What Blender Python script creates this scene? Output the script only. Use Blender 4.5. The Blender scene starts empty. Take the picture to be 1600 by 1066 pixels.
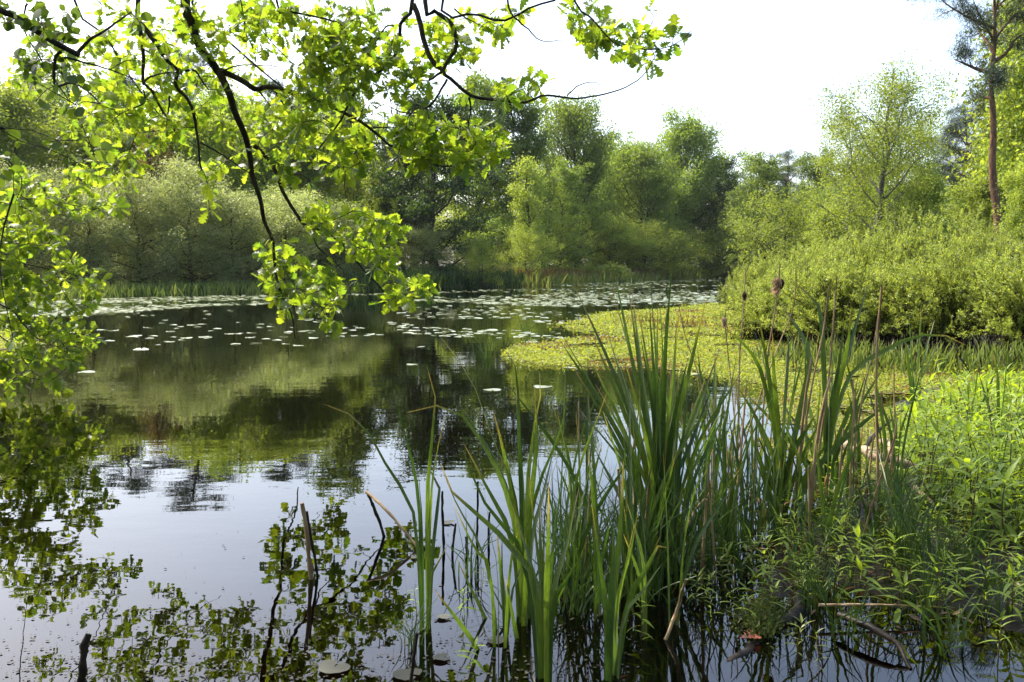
import bpy, math, random
import numpy as np
from mathutils import Vector, noise as mnoise

R = math.radians
DENOISE = True
rng = np.random.default_rng(7)
random.seed(7)
scene = bpy.context.scene

# ------------------------------------------------------------------ camera, sky, sun, exposure
F, W, HH, HORIZON, CAMH = 1400.0, 1600.0, 1066.0, 415.0, 1.15
PITCH = math.atan((HH / 2 - HORIZON) / F)
cam_d = bpy.data.cameras.new("Camera")
cam = bpy.data.objects.new("Camera", cam_d)
scene.collection.objects.link(cam)
cam.location = (0, 0, CAMH)
cam.rotation_euler = (R(90) - PITCH, 0, 0)
cam_d.sensor_width = 36.0
cam_d.lens = 36.0 * F / W
cam_d.clip_start = 0.05
cam_d.clip_end = 3000
scene.camera = cam

SUN_EL, SUN_AZ = R(51), R(-48)          # azimuth measured from +Y, negative = to the left
world = bpy.data.worlds.new("World")
scene.world = world
world.use_nodes = True
wn = world.node_tree
bg = wn.nodes["Background"]
sky = wn.nodes.new("ShaderNodeTexSky")
sky.sky_type = 'NISHITA'
sky.sun_disc = False
sky.sun_elevation = SUN_EL
sky.sun_rotation = SUN_AZ
sky.altitude = 0
sky.air_density = 1.0
sky.dust_density = 3.5
sky.ozone_density = 1.0
wn.links.new(sky.outputs[0], bg.inputs[0])
bg.inputs[1].default_value = 0.15
sun_d = bpy.data.lights.new("Sun", 'SUN')
sun_d.energy = 2.9
sun_d.angle = R(0.5)
sun_d.color = (1.0, 0.94, 0.82)
sun = bpy.data.objects.new("Sun", sun_d)
scene.collection.objects.link(sun)
sdir = Vector((math.sin(SUN_AZ) * math.cos(SUN_EL), math.cos(SUN_AZ) * math.cos(SUN_EL), math.sin(SUN_EL)))
sun.rotation_euler = (-sdir).to_track_quat('-Z', 'Y').to_euler()
scene.view_settings.view_transform = 'Standard'
scene.view_settings.look = 'None'
scene.view_settings.gamma = 1.0
HAZE = 0.00014
scene.view_settings.exposure = 1.62
cy = scene.cycles
cy.max_bounces = 7
cy.diffuse_bounces = 3
cy.glossy_bounces = 3
cy.transmission_bounces = 4
cy.transparent_max_bounces = 6
cy.caustics_reflective = False
cy.caustics_refractive = False
cy.sample_clamp_indirect = 8.0
cy.use_denoising = DENOISE
cy.denoising_prefilter = 'ACCURATE'

# ------------------------------------------------------------------ helpers
cp, sp = math.cos(PITCH), math.sin(PITCH)


def ray(px, py):
    a, b = (px - W / 2) / F, -(py - HH / 2) / F
    return np.array([a, cp + b * sp, -sp + b * cp])


def at(px, py, d):
    r = ray(px, py)
    return np.array([0, 0, CAMH]) + r * (d / r[1])


def gp(px, py, z=0.0):
    r = ray(px, py)
    return np.array([0, 0, CAMH]) + r * ((z - CAMH) / r[2])


def unit(v):
    v = np.asarray(v, float)
    return v / np.maximum(np.linalg.norm(v, axis=-1, keepdims=True), 1e-9)


class MB:
    """collects vertices and faces, then becomes one mesh"""
    def __init__(self):
        self.v, self.f, self.n, self.t = [], {}, 0, []

    def add(self, v, f, t=None):
        v = np.asarray(v, np.float32).reshape(-1, 3)
        f = np.asarray(f, np.int64)
        if len(v) == 0 or len(f) == 0:
            return
        self.f.setdefault(f.shape[1], []).append(f + self.n)
        self.v.append(v)
        self.t.append(np.zeros(len(v), np.float32) if t is None else np.asarray(t, np.float32))
        self.n += len(v)

    def mesh(self, name, mat, smooth=True):
        me = bpy.data.meshes.new(name)
        v = np.concatenate(self.v)
        me.vertices.add(len(v))
        me.vertices.foreach_set("co", v.ravel())
        loops, starts, off = [], [], 0
        for k, fs in self.f.items():
            fa = np.concatenate(fs)
            loops.append(fa.ravel())
            starts.append(off + np.arange(len(fa)) * k)
            off += fa.size
        loops = np.concatenate(loops).astype(np.int32)
        starts = np.concatenate(starts).astype(np.int32)
        me.loops.add(len(loops))
        me.loops.foreach_set("vertex_index", loops)
        me.polygons.add(len(starts))
        me.polygons.foreach_set("loop_start", starts)
        me.polygons.foreach_set("use_smooth", np.full(len(starts), smooth, dtype=bool))
        at_ = me.attributes.new("along", 'FLOAT', 'POINT')
        at_.data.foreach_set("value", np.concatenate(self.t))
        me.update(calc_edges=True)
        me.materials.append(mat)
        return me


def link(name, data, parent=None, loc=(0, 0, 0), rot=(0, 0, 0), scale=(1, 1, 1)):
    o = bpy.data.objects.new(name, data)
    scene.collection.objects.link(o)
    o.location, o.rotation_euler, o.scale = loc, rot, scale
    if parent is not None:
        o.parent = parent
    return o


def tag(o, label=None, cat=None, group=None, kind=None):
    for k, v in (("label", label), ("category", cat), ("group", group), ("kind", kind)):
        if v:
            o[k] = v
    return o


def thing(name, label, cat, loc=(0, 0, 0), rz=0.0, scale=(1, 1, 1), group=None):
    o = link(name, None, None, loc, (0, 0, rz), scale)
    o.empty_display_size = 0.2
    return tag(o, label, cat, group)


def spline(pts, n):
    """Catmull-Rom through pts, n samples"""
    p = np.asarray(pts, float)
    if len(p) == 2:
        return p[0] + (p[1] - p[0]) * np.linspace(0, 1, n)[:, None]
    p = np.vstack([2 * p[0] - p[1], p, 2 * p[-1] - p[-2]])
    seg = np.linalg.norm(np.diff(p[1:-1], axis=0), axis=1)
    cum = np.concatenate([[0], np.cumsum(seg)])
    s = np.linspace(0, cum[-1], n)
    i = np.clip(np.searchsorted(cum, s, side='right') - 1, 0, len(seg) - 1)
    u = ((s - cum[i]) / np.maximum(seg[i], 1e-9))[:, None]
    a, b, c, d = p[i], p[i + 1], p[i + 2], p[i + 3]
    return 0.5 * (2 * b + (c - a) * u + (2 * a - 5 * b + 4 * c - d) * u ** 2 + (3 * b - a - 3 * c + d) * u ** 3)


def tube(mb, pts, rad, sides=6, cap=True):
    p = np.asarray(pts, float)
    n = len(p)
    r = np.broadcast_to(np.asarray(rad, float), (n,))
    t = unit(np.gradient(p, axis=0))
    ref = np.array([0.31, 0.17, 0.93]) if abs(t[0][2]) < 0.8 else np.array([0.9, 0.3, 0.1])
    s = unit(np.cross(t, ref))
    q = np.cross(t, s)
    a = np.arange(sides) / sides * 2 * math.pi
    v = p[:, None] + r[:, None, None] * (np.cos(a)[None, :, None] * s[:, None] + np.sin(a)[None, :, None] * q[:, None])
    i = np.arange(n - 1)[:, None] * sides
    j = np.arange(sides)[None]
    f = np.stack([i + j, i + (j + 1) % sides, i + sides + (j + 1) % sides, i + sides + j], -1).reshape(-1, 4)
    mb.add(v.reshape(-1, 3), f, np.repeat(np.linspace(0, 1, n), sides))
    if cap:
        mb.add(v[-1], np.arange(sides)[None], np.ones(sides))
        mb.add(v[0], np.arange(sides)[::-1][None], np.zeros(sides))


def leaves(mb, tmpl, P, D, N, S):
    """one template leaf per row: P base, D direction of the leaf, N normal, S size"""
    tv, tf = tmpl
    D = unit(D)
    X = unit(np.cross(D, N))
    Nn = np.cross(X, D)
    S = np.asarray(S)
    if S.ndim == 1:
        S = np.stack([S, S, S], 1)
    v = (P[:, None] + tv[None, :, 0:1] * X[:, None] * S[:, None, 0:1] + tv[None, :, 1:2] * D[:, None] * S[:, None, 1:2]
         + tv[None, :, 2:3] * Nn[:, None] * S[:, None, 2:3])
    k, n = len(tv), len(P)
    off = (np.arange(n) * k)[:, None, None]
    if isinstance(tf, dict):
        base = mb.n
        mb.v.append(v.reshape(-1, 3).astype(np.float32))
        mb.t.append(np.tile(tv[:, 1], n).astype(np.float32))
        for kk, ff in tf.items():
            mb.f.setdefault(kk, []).append((ff[None] + off).reshape(-1, kk) + base)
        mb.n += k * n
    else:
        mb.add(v.reshape(-1, 3), (tf[None] + off).reshape(-1, tf.shape[1]), np.tile(tv[:, 1], n))


def strip_leaf(ys, xs, fold=0.15, droop=0.2):
    ys, xs = np.array(ys), np.array(xs)
    z0 = -droop * ys ** 2
    m = np.stack([0 * ys, ys, z0], 1)
    l = np.stack([-xs, ys, z0 + fold * xs], 1)
    r = np.stack([xs, ys, z0 + fold * xs], 1)
    v = np.stack([l, m, r], 1).reshape(-1, 3)
    i = np.arange(len(ys) - 1)[:, None] * 3
    f = np.concatenate([np.stack([i, i + 1, i + 4, i + 3], -1), np.stack([i + 1, i + 2, i + 5, i + 4], -1)], 1).reshape(-1, 4)
    return v, f


DIAMOND = (np.array([[0, 0, 0], [0.3, .45, .05], [0, 1, -.08], [-0.3, .45, .05]], float), np.array([[0, 1, 2, 3]]))
ROUNDQ = (np.array([[0, 0, 0], [0.36, .3, .05], [.3, .8, 0], [0, 1, -.08], [-.3, .8, 0], [-0.36, .3, .05]], float), np.array([[0, 1, 2, 3, 4, 5]]))
NEEDLE = (np.array([[-.03, 0, 0], [.03, 0, 0], [0, 1, 0]], float), np.array([[0, 1, 2]]))
OAKLEAF = strip_leaf([0, .10, .19, .27, .36, .44, .55, .63, .75, .83, .93, 1.0],
                     [.012, .03, .15, .06, .27, .11, .37, .15, .38, .19, .20, .03], .25, .14)
OAKLEAF2 = strip_leaf([0, .10, .19, .27, .36, .44, .55, .63, .75, .83, .93, 1.0],
                      [.012, .03, .12, .05, .22, .09, .31, .13, .33, .20, .17, .02], -.15, .35)
OAKLEAF3 = strip_leaf([0, .12, .22, .30, .42, .50, .63, .71, .84, .92, 1.0],
                      [.012, .03, .16, .07, .29, .12, .36, .17, .30, .17, .02], .5, -.10)
ALDERLEAF = strip_leaf([0, .12, .3, .5, .7, .9, 1.0], [.015, .2, .36, .42, .4, .22, .04], .12, .1)
LANCE = strip_leaf([0, .12, .3, .5, .72, 1.0], [.01, .06, .10, .098, .06, .003], .35, .35)
WILLOWLEAF = (np.array([[0, 0, 0], [0.17, .4, .05], [0.1, .75, 0], [0, 1, -.1], [-.1, .75, 0], [-0.17, .4, .05]], float), np.array([[0, 1, 2, 3, 4, 5]]))


LANCE2 = strip_leaf([0, .12, .3, .5, .72, 1.0], [.01, .055, .09, .10, .065, .003], .15, .75)


def rand_dir(n, up=0.0):
    v = rng.normal(size=(n, 3))
    v[:, 2] += up
    return unit(v)


# ------------------------------------------------------------------ materials
def new_mat(name):
    m = bpy.data.materials.new(name)
    m.use_nodes = True
    nt = m.node_tree
    for n in list(nt.nodes):
        nt.nodes.remove(n)
    out = nt.nodes.new("ShaderNodeOutputMaterial")
    return m, nt, out


def N(nt, typ, **kw):
    n = nt.nodes.new(typ)
    for k, v in kw.items():
        if k.startswith("i_"):
            n.inputs[k[2:]].default_value = v
        else:
            setattr(n, k, v)
    return n


def rgba(c):
    return (c[0], c[1], c[2], 1.0)


def leaf_mat(name, a, b, trans, tw=0.45, rough=0.5, objvar=0.0, spec=0.4, tip=None):
    m, nt, out = new_mat(name)
    L = nt.links.new
    geo = N(nt, "ShaderNodeNewGeometry")
    ramp = N(nt, "ShaderNodeMix", data_type='RGBA')
    ramp.inputs[6].default_value, ramp.inputs[7].default_value = rgba(a), rgba(b)
    L(geo.outputs["Random Per Island"], ramp.inputs[0])
    col = ramp.outputs[2]
    tcol = N(nt, "ShaderNodeMix", data_type='RGBA', blend_type='MULTIPLY')
    tcol.inputs[0].default_value = 1.0
    if tip is not None:                         # colour along the blade (pale or brown base)
        att = N(nt, "ShaderNodeAttribute", attribute_name="along")
        cr = N(nt, "ShaderNodeMapRange")
        cr.inputs[1].default_value, cr.inputs[2].default_value = tip[1], tip[2]
        L(att.outputs["Fac"], cr.inputs[0])
        mx = N(nt, "ShaderNodeMix", data_type='RGBA')
        L(cr.outputs[0], mx.inputs[0])
        mx.inputs[6].default_value = rgba(tip[0])
        L(col, mx.inputs[7])
        col = mx.outputs[2]
    if tip is not None and len(tip) > 3:
        c2 = N(nt, "ShaderNodeMapRange")
        c2.inputs[1].default_value, c2.inputs[2].default_value = tip[3], 1.0
        L(att.outputs["Fac"], c2.inputs[0])
        rr = N(nt, "ShaderNodeMath", operation='GREATER_THAN')
        L(geo.outputs["Random Per Island"], rr.inputs[0])
        rr.inputs[1].default_value = 0.45
        ml = N(nt, "ShaderNodeMath", operation='MULTIPLY')
        L(c2.outputs[0], ml.inputs[0])
        L(rr.outputs[0], ml.inputs[1])
        m2_ = N(nt, "ShaderNodeMix", data_type='RGBA')
        L(ml.outputs[0], m2_.inputs[0])
        L(col, m2_.inputs[6])
        m2_.inputs[7].default_value = (0.26, 0.18, 0.08, 1)
        tcn, mpn, nzn = N(nt, "ShaderNodeTexCoord"), N(nt, "ShaderNodeMapping"), N(nt, "ShaderNodeTexNoise")
        mpn.inputs["Scale"].default_value = (1, 1, .06)
        nzn.inputs["Scale"].default_value = 260
        L(tcn.outputs["Object"], mpn.inputs[0])
        L(mpn.outputs[0], nzn.inputs["Vector"])
        vm = N(nt, "ShaderNodeMapRange")
        vm.inputs[1].default_value, vm.inputs[2].default_value = .3, .7
        vm.inputs[3].default_value, vm.inputs[4].default_value = .65, 1.3
        L(nzn.outputs[0], vm.inputs[0])
        hv = N(nt, "ShaderNodeHueSaturation")
        L(vm.outputs[0], hv.inputs["Value"])
        L(m2_.outputs[2], hv.inputs["Color"])
        col = hv.outputs[0]
    if objvar > 0:
        oi = N(nt, "ShaderNodeObjectInfo")
        hs = N(nt, "ShaderNodeHueSaturation")
        mr = N(nt, "ShaderNodeMapRange")
        mr.inputs[3].default_value, mr.inputs[4].default_value = 1 - objvar, 1 + objvar
        L(oi.outputs["Random"], mr.inputs[0])
        L(mr.outputs[0], hs.inputs["Value"])
        L(col, hs.inputs["Color"])
        col = hs.outputs[0]
    # transmitted light is yellower and brighter than reflected light
    L(col, tcol.inputs[6])
    tcol.inputs[7].default_value = rgba(trans)
    pb = N(nt, "ShaderNodeBsdfPrincipled")
    pb.inputs["Roughness"].default_value = rough
    pb.inputs["Specular IOR Level"].default_value = spec
    tr = N(nt, "ShaderNodeBsdfTranslucent")
    mix = N(nt, "ShaderNodeMixShader")
    mix.inputs[0].default_value = tw
    L(col, pb.inputs["Base Color"])
    L(tcol.outputs[2], tr.inputs["Color"])
    L(pb.outputs[0], mix.inputs[1])
    L(tr.outputs[0], mix.inputs[2])
    L(mix.outputs[0], out.inputs[0])
    return m


def plain_mat(name, a, b, scale=8.0, rough=0.8, bump=0.3, detail=4.0, spec=0.3, dist=0.02, stretch=(1, 1, 1)):
    m, nt, out = new_mat(name)
    L = nt.links.new
    tc = N(nt, "ShaderNodeTexCoord")
    mp = N(nt, "ShaderNodeMapping")
    mp.inputs["Scale"].default_value = stretch
    no = N(nt, "ShaderNodeTexNoise")
    no.inputs["Scale"].default_value = scale
    no.inputs["Detail"].default_value = detail
    L(tc.outputs["Object"], mp.inputs[0])
    L(mp.outputs[0], no.inputs["Vector"])
    cr = N(nt, "ShaderNodeValToRGB")
    cr.color_ramp.elements[0].position, cr.color_ramp.elements[1].position = 0.35, 0.65
    cr.color_ramp.elements[0].color, cr.color_ramp.elements[1].color = rgba(a), rgba(b)
    L(no.outputs[0], cr.inputs[0])
    pb = N(nt, "ShaderNodeBsdfPrincipled")
    pb.inputs["Roughness"].default_value = rough
    pb.inputs["Specular IOR Level"].default_value = spec
    L(cr.outputs[0], pb.inputs["Base Color"])
    if bump:
        bp = N(nt, "ShaderNodeBump")
        bp.inputs["Strength"].default_value = bump
        bp.inputs["Distance"].default_value = dist
        L(no.outputs[0], bp.inputs["Height"])
        L(bp.outputs[0], pb.inputs["Normal"])
    L(pb.outputs[0], out.inputs[0])
    return m


def water_mat():
    m, nt, out = new_mat("pond_water")
    L = nt.links.new
    tc = N(nt, "ShaderNodeTexCoord")
    mp = N(nt, "ShaderNodeMapping")
    mp.inputs["Scale"].default_value = (0.55, 1.0, 1.0)
    L(tc.outputs["Object"], mp.inputs[0])
    n1 = N(nt, "ShaderNodeTexNoise")
    n1.inputs["Scale"].default_value, n1.inputs["Detail"].default_value = 5.5, 2.0
    n2 = N(nt, "ShaderNodeTexNoise")
    n2.inputs["Scale"].default_value, n2.inputs["Detail"].default_value = 1.3, 2.0
    n3 = N(nt, "ShaderNodeTexNoise")                 # calm and breezy patches
    n3.inputs["Scale"].default_value, n3.inputs["Detail"].default_value = 0.35, 2.0
    for n in (n1, n2, n3):
        L(mp.outputs[0], n.inputs["Vector"])
    b1 = N(nt, "ShaderNodeBump")
    b1.inputs["Distance"].default_value = 0.012
    mr = N(nt, "ShaderNodeMapRange")
    mr.inputs[1].default_value, mr.inputs[2].default_value = 0.35, 0.7
    mr.inputs[3].default_value, mr.inputs[4].default_value = 0.035, 0.15
    L(n3.outputs[0], mr.inputs[0])
    L(mr.outputs[0], b1.inputs["Strength"])
    L(n1.outputs[0], b1.inputs["Height"])
    b2 = N(nt, "ShaderNodeBump")
    b2.inputs["Strength"].default_value, b2.inputs["Distance"].default_value = 0.06, 0.03
    L(n2.outputs[0], b2.inputs["Height"])
    L(b1.outputs[0], b2.inputs["Normal"])
    fr = N(nt, "ShaderNodeFresnel")
    fr.inputs["IOR"].default_value = 1.42
    L(b2.outputs[0], fr.inputs["Normal"])
    gl = N(nt, "ShaderNodeBsdfGlossy")
    gl.inputs["Roughness"].default_value = 0.0
    gl.inputs["Color"].default_value = (1, 1, 1, 1)
    L(b2.outputs[0], gl.inputs["Normal"])
    tr = N(nt, "ShaderNodeBsdfTransparent")
    tr.inputs["Color"].default_value = (0.20, 0.15, 0.08, 1)
    mx = N(nt, "ShaderNodeMixShader")
    L(fr.outputs[0], mx.inputs[0])
    L(tr.outputs[0], mx.inputs[1])
    L(gl.outputs[0], mx.inputs[2])
    L(mx.outputs[0], out.inputs[0])
    return m


def ground_mat():
    m, nt, out = new_mat("marsh_ground")
    L = nt.links.new
    tc = N(nt, "ShaderNodeTexCoord")
    n1 = N(nt, "ShaderNodeTexNoise")
    n1.inputs["Scale"].default_value, n1.inputs["Detail"].default_value = 9.0, 8.0
    n2 = N(nt, "ShaderNodeTexNoise")
    n2.inputs["Scale"].default_value, n2.inputs["Detail"].default_value = 0.6, 5.0
    L(tc.outputs["Object"], n1.inputs["Vector"])
    L(tc.outputs["Object"], n2.inputs["Vector"])
    mud = N(nt, "ShaderNodeValToRGB")
    e = mud.color_ramp.elements
    e[0].position, e[0].color = 0.35, (0.005, 0.004, 0.003, 1)
    e[1].position, e[1].color = 0.75, (0.028, 0.019, 0.011, 1)
    L(n1.outputs[0], mud.inputs[0])
    grs = N(nt, "ShaderNodeValToRGB")
    e = grs.color_ramp.elements
    e[0].position, e[0].color = 0.35, (0.018, 0.03, 0.008, 1)
    e[1].position, e[1].color = 0.7, (0.05, 0.065, 0.02, 1)
    L(n1.outputs[0], grs.inputs[0])
    att = N(nt, "ShaderNodeAttribute", attribute_name="along")
    ad = N(nt, "ShaderNodeMath", operation='ADD')
    L(att.outputs["Fac"], ad.inputs[0])
    sb = N(nt, "ShaderNodeMath", operation='SUBTRACT')
    L(n2.outputs[0], sb.inputs[0])
    sb.inputs[1].default_value = 0.5
    L(sb.outputs[0], ad.inputs[1])
    ad.use_clamp = True
    mx = N(nt, "ShaderNodeMix", data_type='RGBA')
    L(ad.outputs[0], mx.inputs[0])
    L(mud.outputs[0], mx.inputs[6])
    L(grs.outputs[0], mx.inputs[7])
    pb = N(nt, "ShaderNodeBsdfPrincipled")
    L(mx.outputs[2], pb.inputs["Base Color"])
    rr = N(nt, "ShaderNodeMapRange")
    rr.inputs[3].default_value, rr.inputs[4].default_value = 0.5, 0.95
    pb.inputs["Specular IOR Level"].default_value = 0.15
    L(att.outputs["Fac"], rr.inputs[0])
    L(rr.outputs[0], pb.inputs["Roughness"])
    bp = N(nt, "ShaderNodeBump")
    bp.inputs["Strength"].default_value, bp.inputs["Distance"].default_value = 0.7, 0.03
    L(n1.outputs[0], bp.inputs["Height"])
    L(bp.outputs[0], pb.inputs["Normal"])
    L(pb.outputs[0], out.inputs[0])
    return m


M = {}
M["water"] = water_mat()
M["ground"] = ground_mat()
M["bark"] = plain_mat("dark_bark", (0.02, 0.016, 0.011), (0.075, 0.058, 0.04), 22, 0.9, 0.6, 6, 0.2, 0.02, (1, 1, .3))
M["barkpine"] = plain_mat("pine_bark", (0.07, 0.04, 0.025), (0.22, 0.11, 0.06), 9, 0.9, 0.5, 5, 0.2, 0.03, (1, 1, .4))
M["barkbirch"] = plain_mat("birch_bark", (0.05, 0.045, 0.035), (0.22, 0.2, 0.17), 9, 0.8, 0.2, 5, 0.2, 0.01, (1, 1, 3))
M["deadwood"] = plain_mat("bleached_wood", (0.14, 0.10, 0.06), (0.40, 0.31, 0.21), 14, 0.85, 0.4, 5, 0.2, 0.01)
M["darkwood"] = plain_mat("wet_wood", (0.008, 0.007, 0.005), (0.035, 0.026, 0.017), 18, 0.5, 0.6, 5, 0.15, 0.01)
M["straw"] = plain_mat("dry_reed", (0.20, 0.12, 0.06), (0.48, 0.34, 0.19), 30, 0.7, 0.2, 3, 0.2, 0.003, (1, 1, .15))
M["seedhead"] = plain_mat("cattail_seed_brown", (0.02, 0.012, 0.007), (0.09, 0.05, 0.03), 120, 0.95, 0.8, 4, 0.1, 0.004)
M["fluff"] = leaf_mat("cattail_fluff", (0.50, 0.36, 0.22), (0.62, 0.48, 0.34), (1.2, 1.1, 1.0), 0.4, 0.9, 0, 0.1)
M["oak"] = leaf_mat("oak_leaf", (0.06, 0.115, 0.014), (0.14, 0.19, 0.020), (3.5, 3.1, 1.3), 0.58, 0.42)
M["alder"] = leaf_mat("alder_leaf", (0.045, 0.085, 0.013), (0.09, 0.14, 0.022), (2.6, 2.4, 1.0), 0.42, 0.38)
M["broad"] = leaf_mat("broadleaf_green", (0.07, 0.125, 0.022), (0.155, 0.215, 0.042), (2.8, 2.5, 1.2), 0.5, 0.5, 0.22)
M["dark"] = leaf_mat("deep_green_leaf", (0.055, 0.095, 0.018), (0.115, 0.16, 0.032), (2.7, 2.5, 1.1), 0.46, 0.5, 0.15)
M["deep"] = leaf_mat("shaded_alder_leaf", (0.022, 0.045, 0.010), (0.055, 0.085, 0.018), (2.2, 2.2, 1.1), 0.35, 0.5, 0.15)  # alder's darker green, with the shade on these crowns put into the colour
M["birch"] = leaf_mat("birch_leaf", (0.12, 0.18, 0.026), (0.21, 0.27, 0.05), (2.5, 2.2, 1.1), 0.5, 0.45, 0.2)
M["grey"] = leaf_mat("willow_grey_leaf", (0.14, 0.175, 0.065), (0.28, 0.32, 0.15), (2.1, 2.0, 1.1), 0.48, 0.4, 0.2)
M["russet"] = leaf_mat("russet_leaf", (0.10, 0.08, 0.025), (0.17, 0.12, 0.04), (2.0, 1.8, 1.1), 0.4, 0.5, 0.15)
M["pine"] = leaf_mat("pine_needle", (0.022, 0.04, 0.018), (0.055, 0.075, 0.035), (1.6, 1.7, 1.2), 0.25, 0.5, 0.15)
M["myrtle"] = leaf_mat("marsh_shrub_leaf", (0.14, 0.20, 0.034), (0.29, 0.345, 0.075), (2.0, 1.8, 1.0), 0.48, 0.38, 0.1, 0.4)
M["forb"] = leaf_mat("marsh_herb_leaf", (0.17, 0.26, 0.022), (0.29, 0.385, 0.045), (1.8, 1.65, 0.7), 0.5, 0.42, 0.12)
M["stem"] = leaf_mat("herb_stem", (0.05, 0.04, 0.018), (0.10, 0.05, 0.025), (1.2, 1.2, 1), 0.1, 0.5)
M["forb2"] = leaf_mat("bronze_herb_leaf", (0.09, 0.13, 0.025), (0.17, 0.19, 0.035), (2.0, 1.8, 0.8), 0.45, 0.42, 0.15)
M["cattail"] = leaf_mat("cattail_blade", (0.016, 0.042, 0.013), (0.075, 0.115, 0.026), (2.6, 2.6, 0.9), 0.34, 0.36, 0.1, 0.5,
                        ((0.10, 0.085, 0.03), 0.0, 0.18, 0.86))
M["rush"] = leaf_mat("rush_blade", (0.025, 0.06, 0.016), (0.06, 0.10, 0.022), (2.0, 2.0, 1), 0.3, 0.4, 0.2)
M["dry"] = leaf_mat("dry_blade", (0.22, 0.13, 0.06), (0.38, 0.26, 0.13), (1.5, 1.3, 1), 0.3, 0.7)
M["pad"] = leaf_mat("lily_pad", (0.20, 0.24, 0.13), (0.38, 0.41, 0.27), (1.2, 1.3, .8), 0.12, 0.28, 0.2, 0.9)
M["padold"] = leaf_mat("old_lily_pad", (0.035, 0.04, 0.03), (0.085, 0.08, 0.06), (1, 1, 1), 0.05, 0.5, 0.3, 0.3)
M["mat"] = leaf_mat("floating_mat_leaf", (0.17, 0.215, 0.032), (0.27, 0.31, 0.058), (2.0, 1.8, 0.9), 0.38, 0.5, 0, 0.2)
M["matbase"] = plain_mat("floating_mat_base", (0.05, 0.05, 0.012), (0.14, 0.12, 0.03), 14, 0.9, 0.6)
M["grass"] = leaf_mat("bank_grass", (0.11, 0.17, 0.035), (0.22, 0.26, 0.07), (1.8, 1.7, 1), 0.4, 0.6)
M["sedge"] = leaf_mat("russet_sedge", (0.12, 0.09, 0.03), (0.24, 0.15, 0.06), (1.6, 1.3, 1), 0.35, 0.6)
M["brownleaf"] = leaf_mat("fallen_leaf", (0.30, 0.09, 0.05), (0.38, 0.13, 0.08), (1.2, 1, 1), 0.2, 0.4)
M["rust"] = leaf_mat("rusty_litter", (0.07, 0.03, 0.01), (0.24, 0.10, 0.03), (1.2, 1, .8), 0.2, 0.6)
M["mudlitter"] = leaf_mat("rotting_leaf", (0.014, 0.009, 0.006), (0.13, 0.08, 0.045), (1, 1, 1), 0.1, 0.5)
M["moss"] = leaf_mat("moss_tuft", (0.05, 0.07, 0.012), (0.12, 0.14, 0.03), (1.5, 1.5, 1), 0.2, 0.8)
M["debris"] = leaf_mat("floating_debris", (0.012, 0.012, 0.008), (0.06, 0.055, 0.04), (1, 1, 1), 0.1, 0.6, 0, 0.2)

# ------------------------------------------------------------------ ground and water
shore = [gp(x, y)[:2] for x, y in [(-250, 478), (0, 471), (150, 464), (350, 459), (520, 456), (650, 451.5), (800, 446), (900, 441.5),
                                   (1000, 437.5), (1100, 432), (1145, 431)]]
shore += [np.array(p) for p in [(20, 70), (13.0, 44), (8.6, 28), (5.3, 17), (4.1, 13.2), (3.55, 11.4), (3.9, 9.9), (4.0, 8.6), (3.0, 7.3), (2.5, 6.0),
                                (2.05, 5.2), (1.6, 4.3), (1.25, 3.75), (1.12, 3.4), (1.0, 3.1), (1.05, 2.85), (1.25, 2.74),
                                (1.5, 2.74), (2.4, 2.7), (3.6, 2.5), (4.5, 1.6), (3.0, 0.9), (0.6, 0.75), (-2.0, 0.9), (-4.6, 1.6), (-5.2, 4.0),
                                (-5.4, 7.5), (-7.6, 10.5), (-10, 13.5), (-13.5, 18)]]
shore = np.array(shore)


def signed_dist(x, y):
    """> 0 on land, < 0 in the pond"""
    a, b = shore, np.roll(shore, -1, axis=0)
    d2 = np.full(x.shape, 1e9)
    inside = np.zeros(x.shape, bool)
    for (ax, ay), (bx, by) in zip(a, b):
        dx, dy = bx - ax, by - ay
        t = np.clip(((x - ax) * dx + (y - ay) * dy) / (dx * dx + dy * dy), 0, 1)
        d2 = np.minimum(d2, (x - ax - t * dx) ** 2 + (y - ay - t * dy) ** 2)
        c = (ay > y) != (by > y)
        inside ^= c & (x < (bx - ax) * (y - ay) / (by - ay + 1e-12) + ax)
    d = np.sqrt(d2)
    return np.where(inside, -d, d)


_ph = rng.uniform(0, 6.28, (24, 2))
_dr = rng.uniform(0, 6.28, 24)


def wob(x, y, f0, octs=4):
    """cheap smooth noise, about -1..1"""
    s, amp = np.zeros_like(x, dtype=float), 1.0
    for o in range(octs):
        for k in range(3):
            i = (o * 3 + k) % 24
            f = f0 * 2 ** o * (0.8 + 0.15 * k)
            s += amp * np.sin(f * (x * math.cos(_dr[i]) + y * math.sin(_dr[i])) + _ph[i, 0]) / 3
        amp *= 0.55
    return s


def height(x, y):
    x, y = np.asarray(x, float), np.asarray(y, float)
    s = signed_dist(x, y)
    s = s + 0.12 * wob(x, y, 2.2, 3) * np.clip(1.5 - np.hypot(x - 2, y - 4) / 12, 0.2, 1)
    land = 0.05 * np.clip(s, 0, 4) + 0.35 * np.clip((s - 3) / 25, 0, 1) * np.clip(s - 3, 0, 1)
    near = np.exp(-((x - 1.8) ** 2 + (y - 3.6) ** 2) / 9)
    land += (0.028 * wob(x, y, 6.0, 3) - 0.004) * np.where(s > 0, 1, 0.3) * near + 0.02 * wob(x, y, 1.7, 3) * np.clip(s, 0, 1)
    bed = np.clip(0.35 * s, -0.6, 0)
    return np.where(s > 0, land, bed), s


def axis(lo, hi, a, b, fine, grow=1.16):
    c = list(np.arange(a, b, fine))
    st, p = fine, b
    while p < hi:
        c.append(p)
        st *= grow
        p += st
    c.append(hi)
    st, p, left = fine, a, []
    while p > lo:
        st *= grow
        p -= st
        left.append(max(p, lo))
    return np.array(left[::-1] + c)


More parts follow.
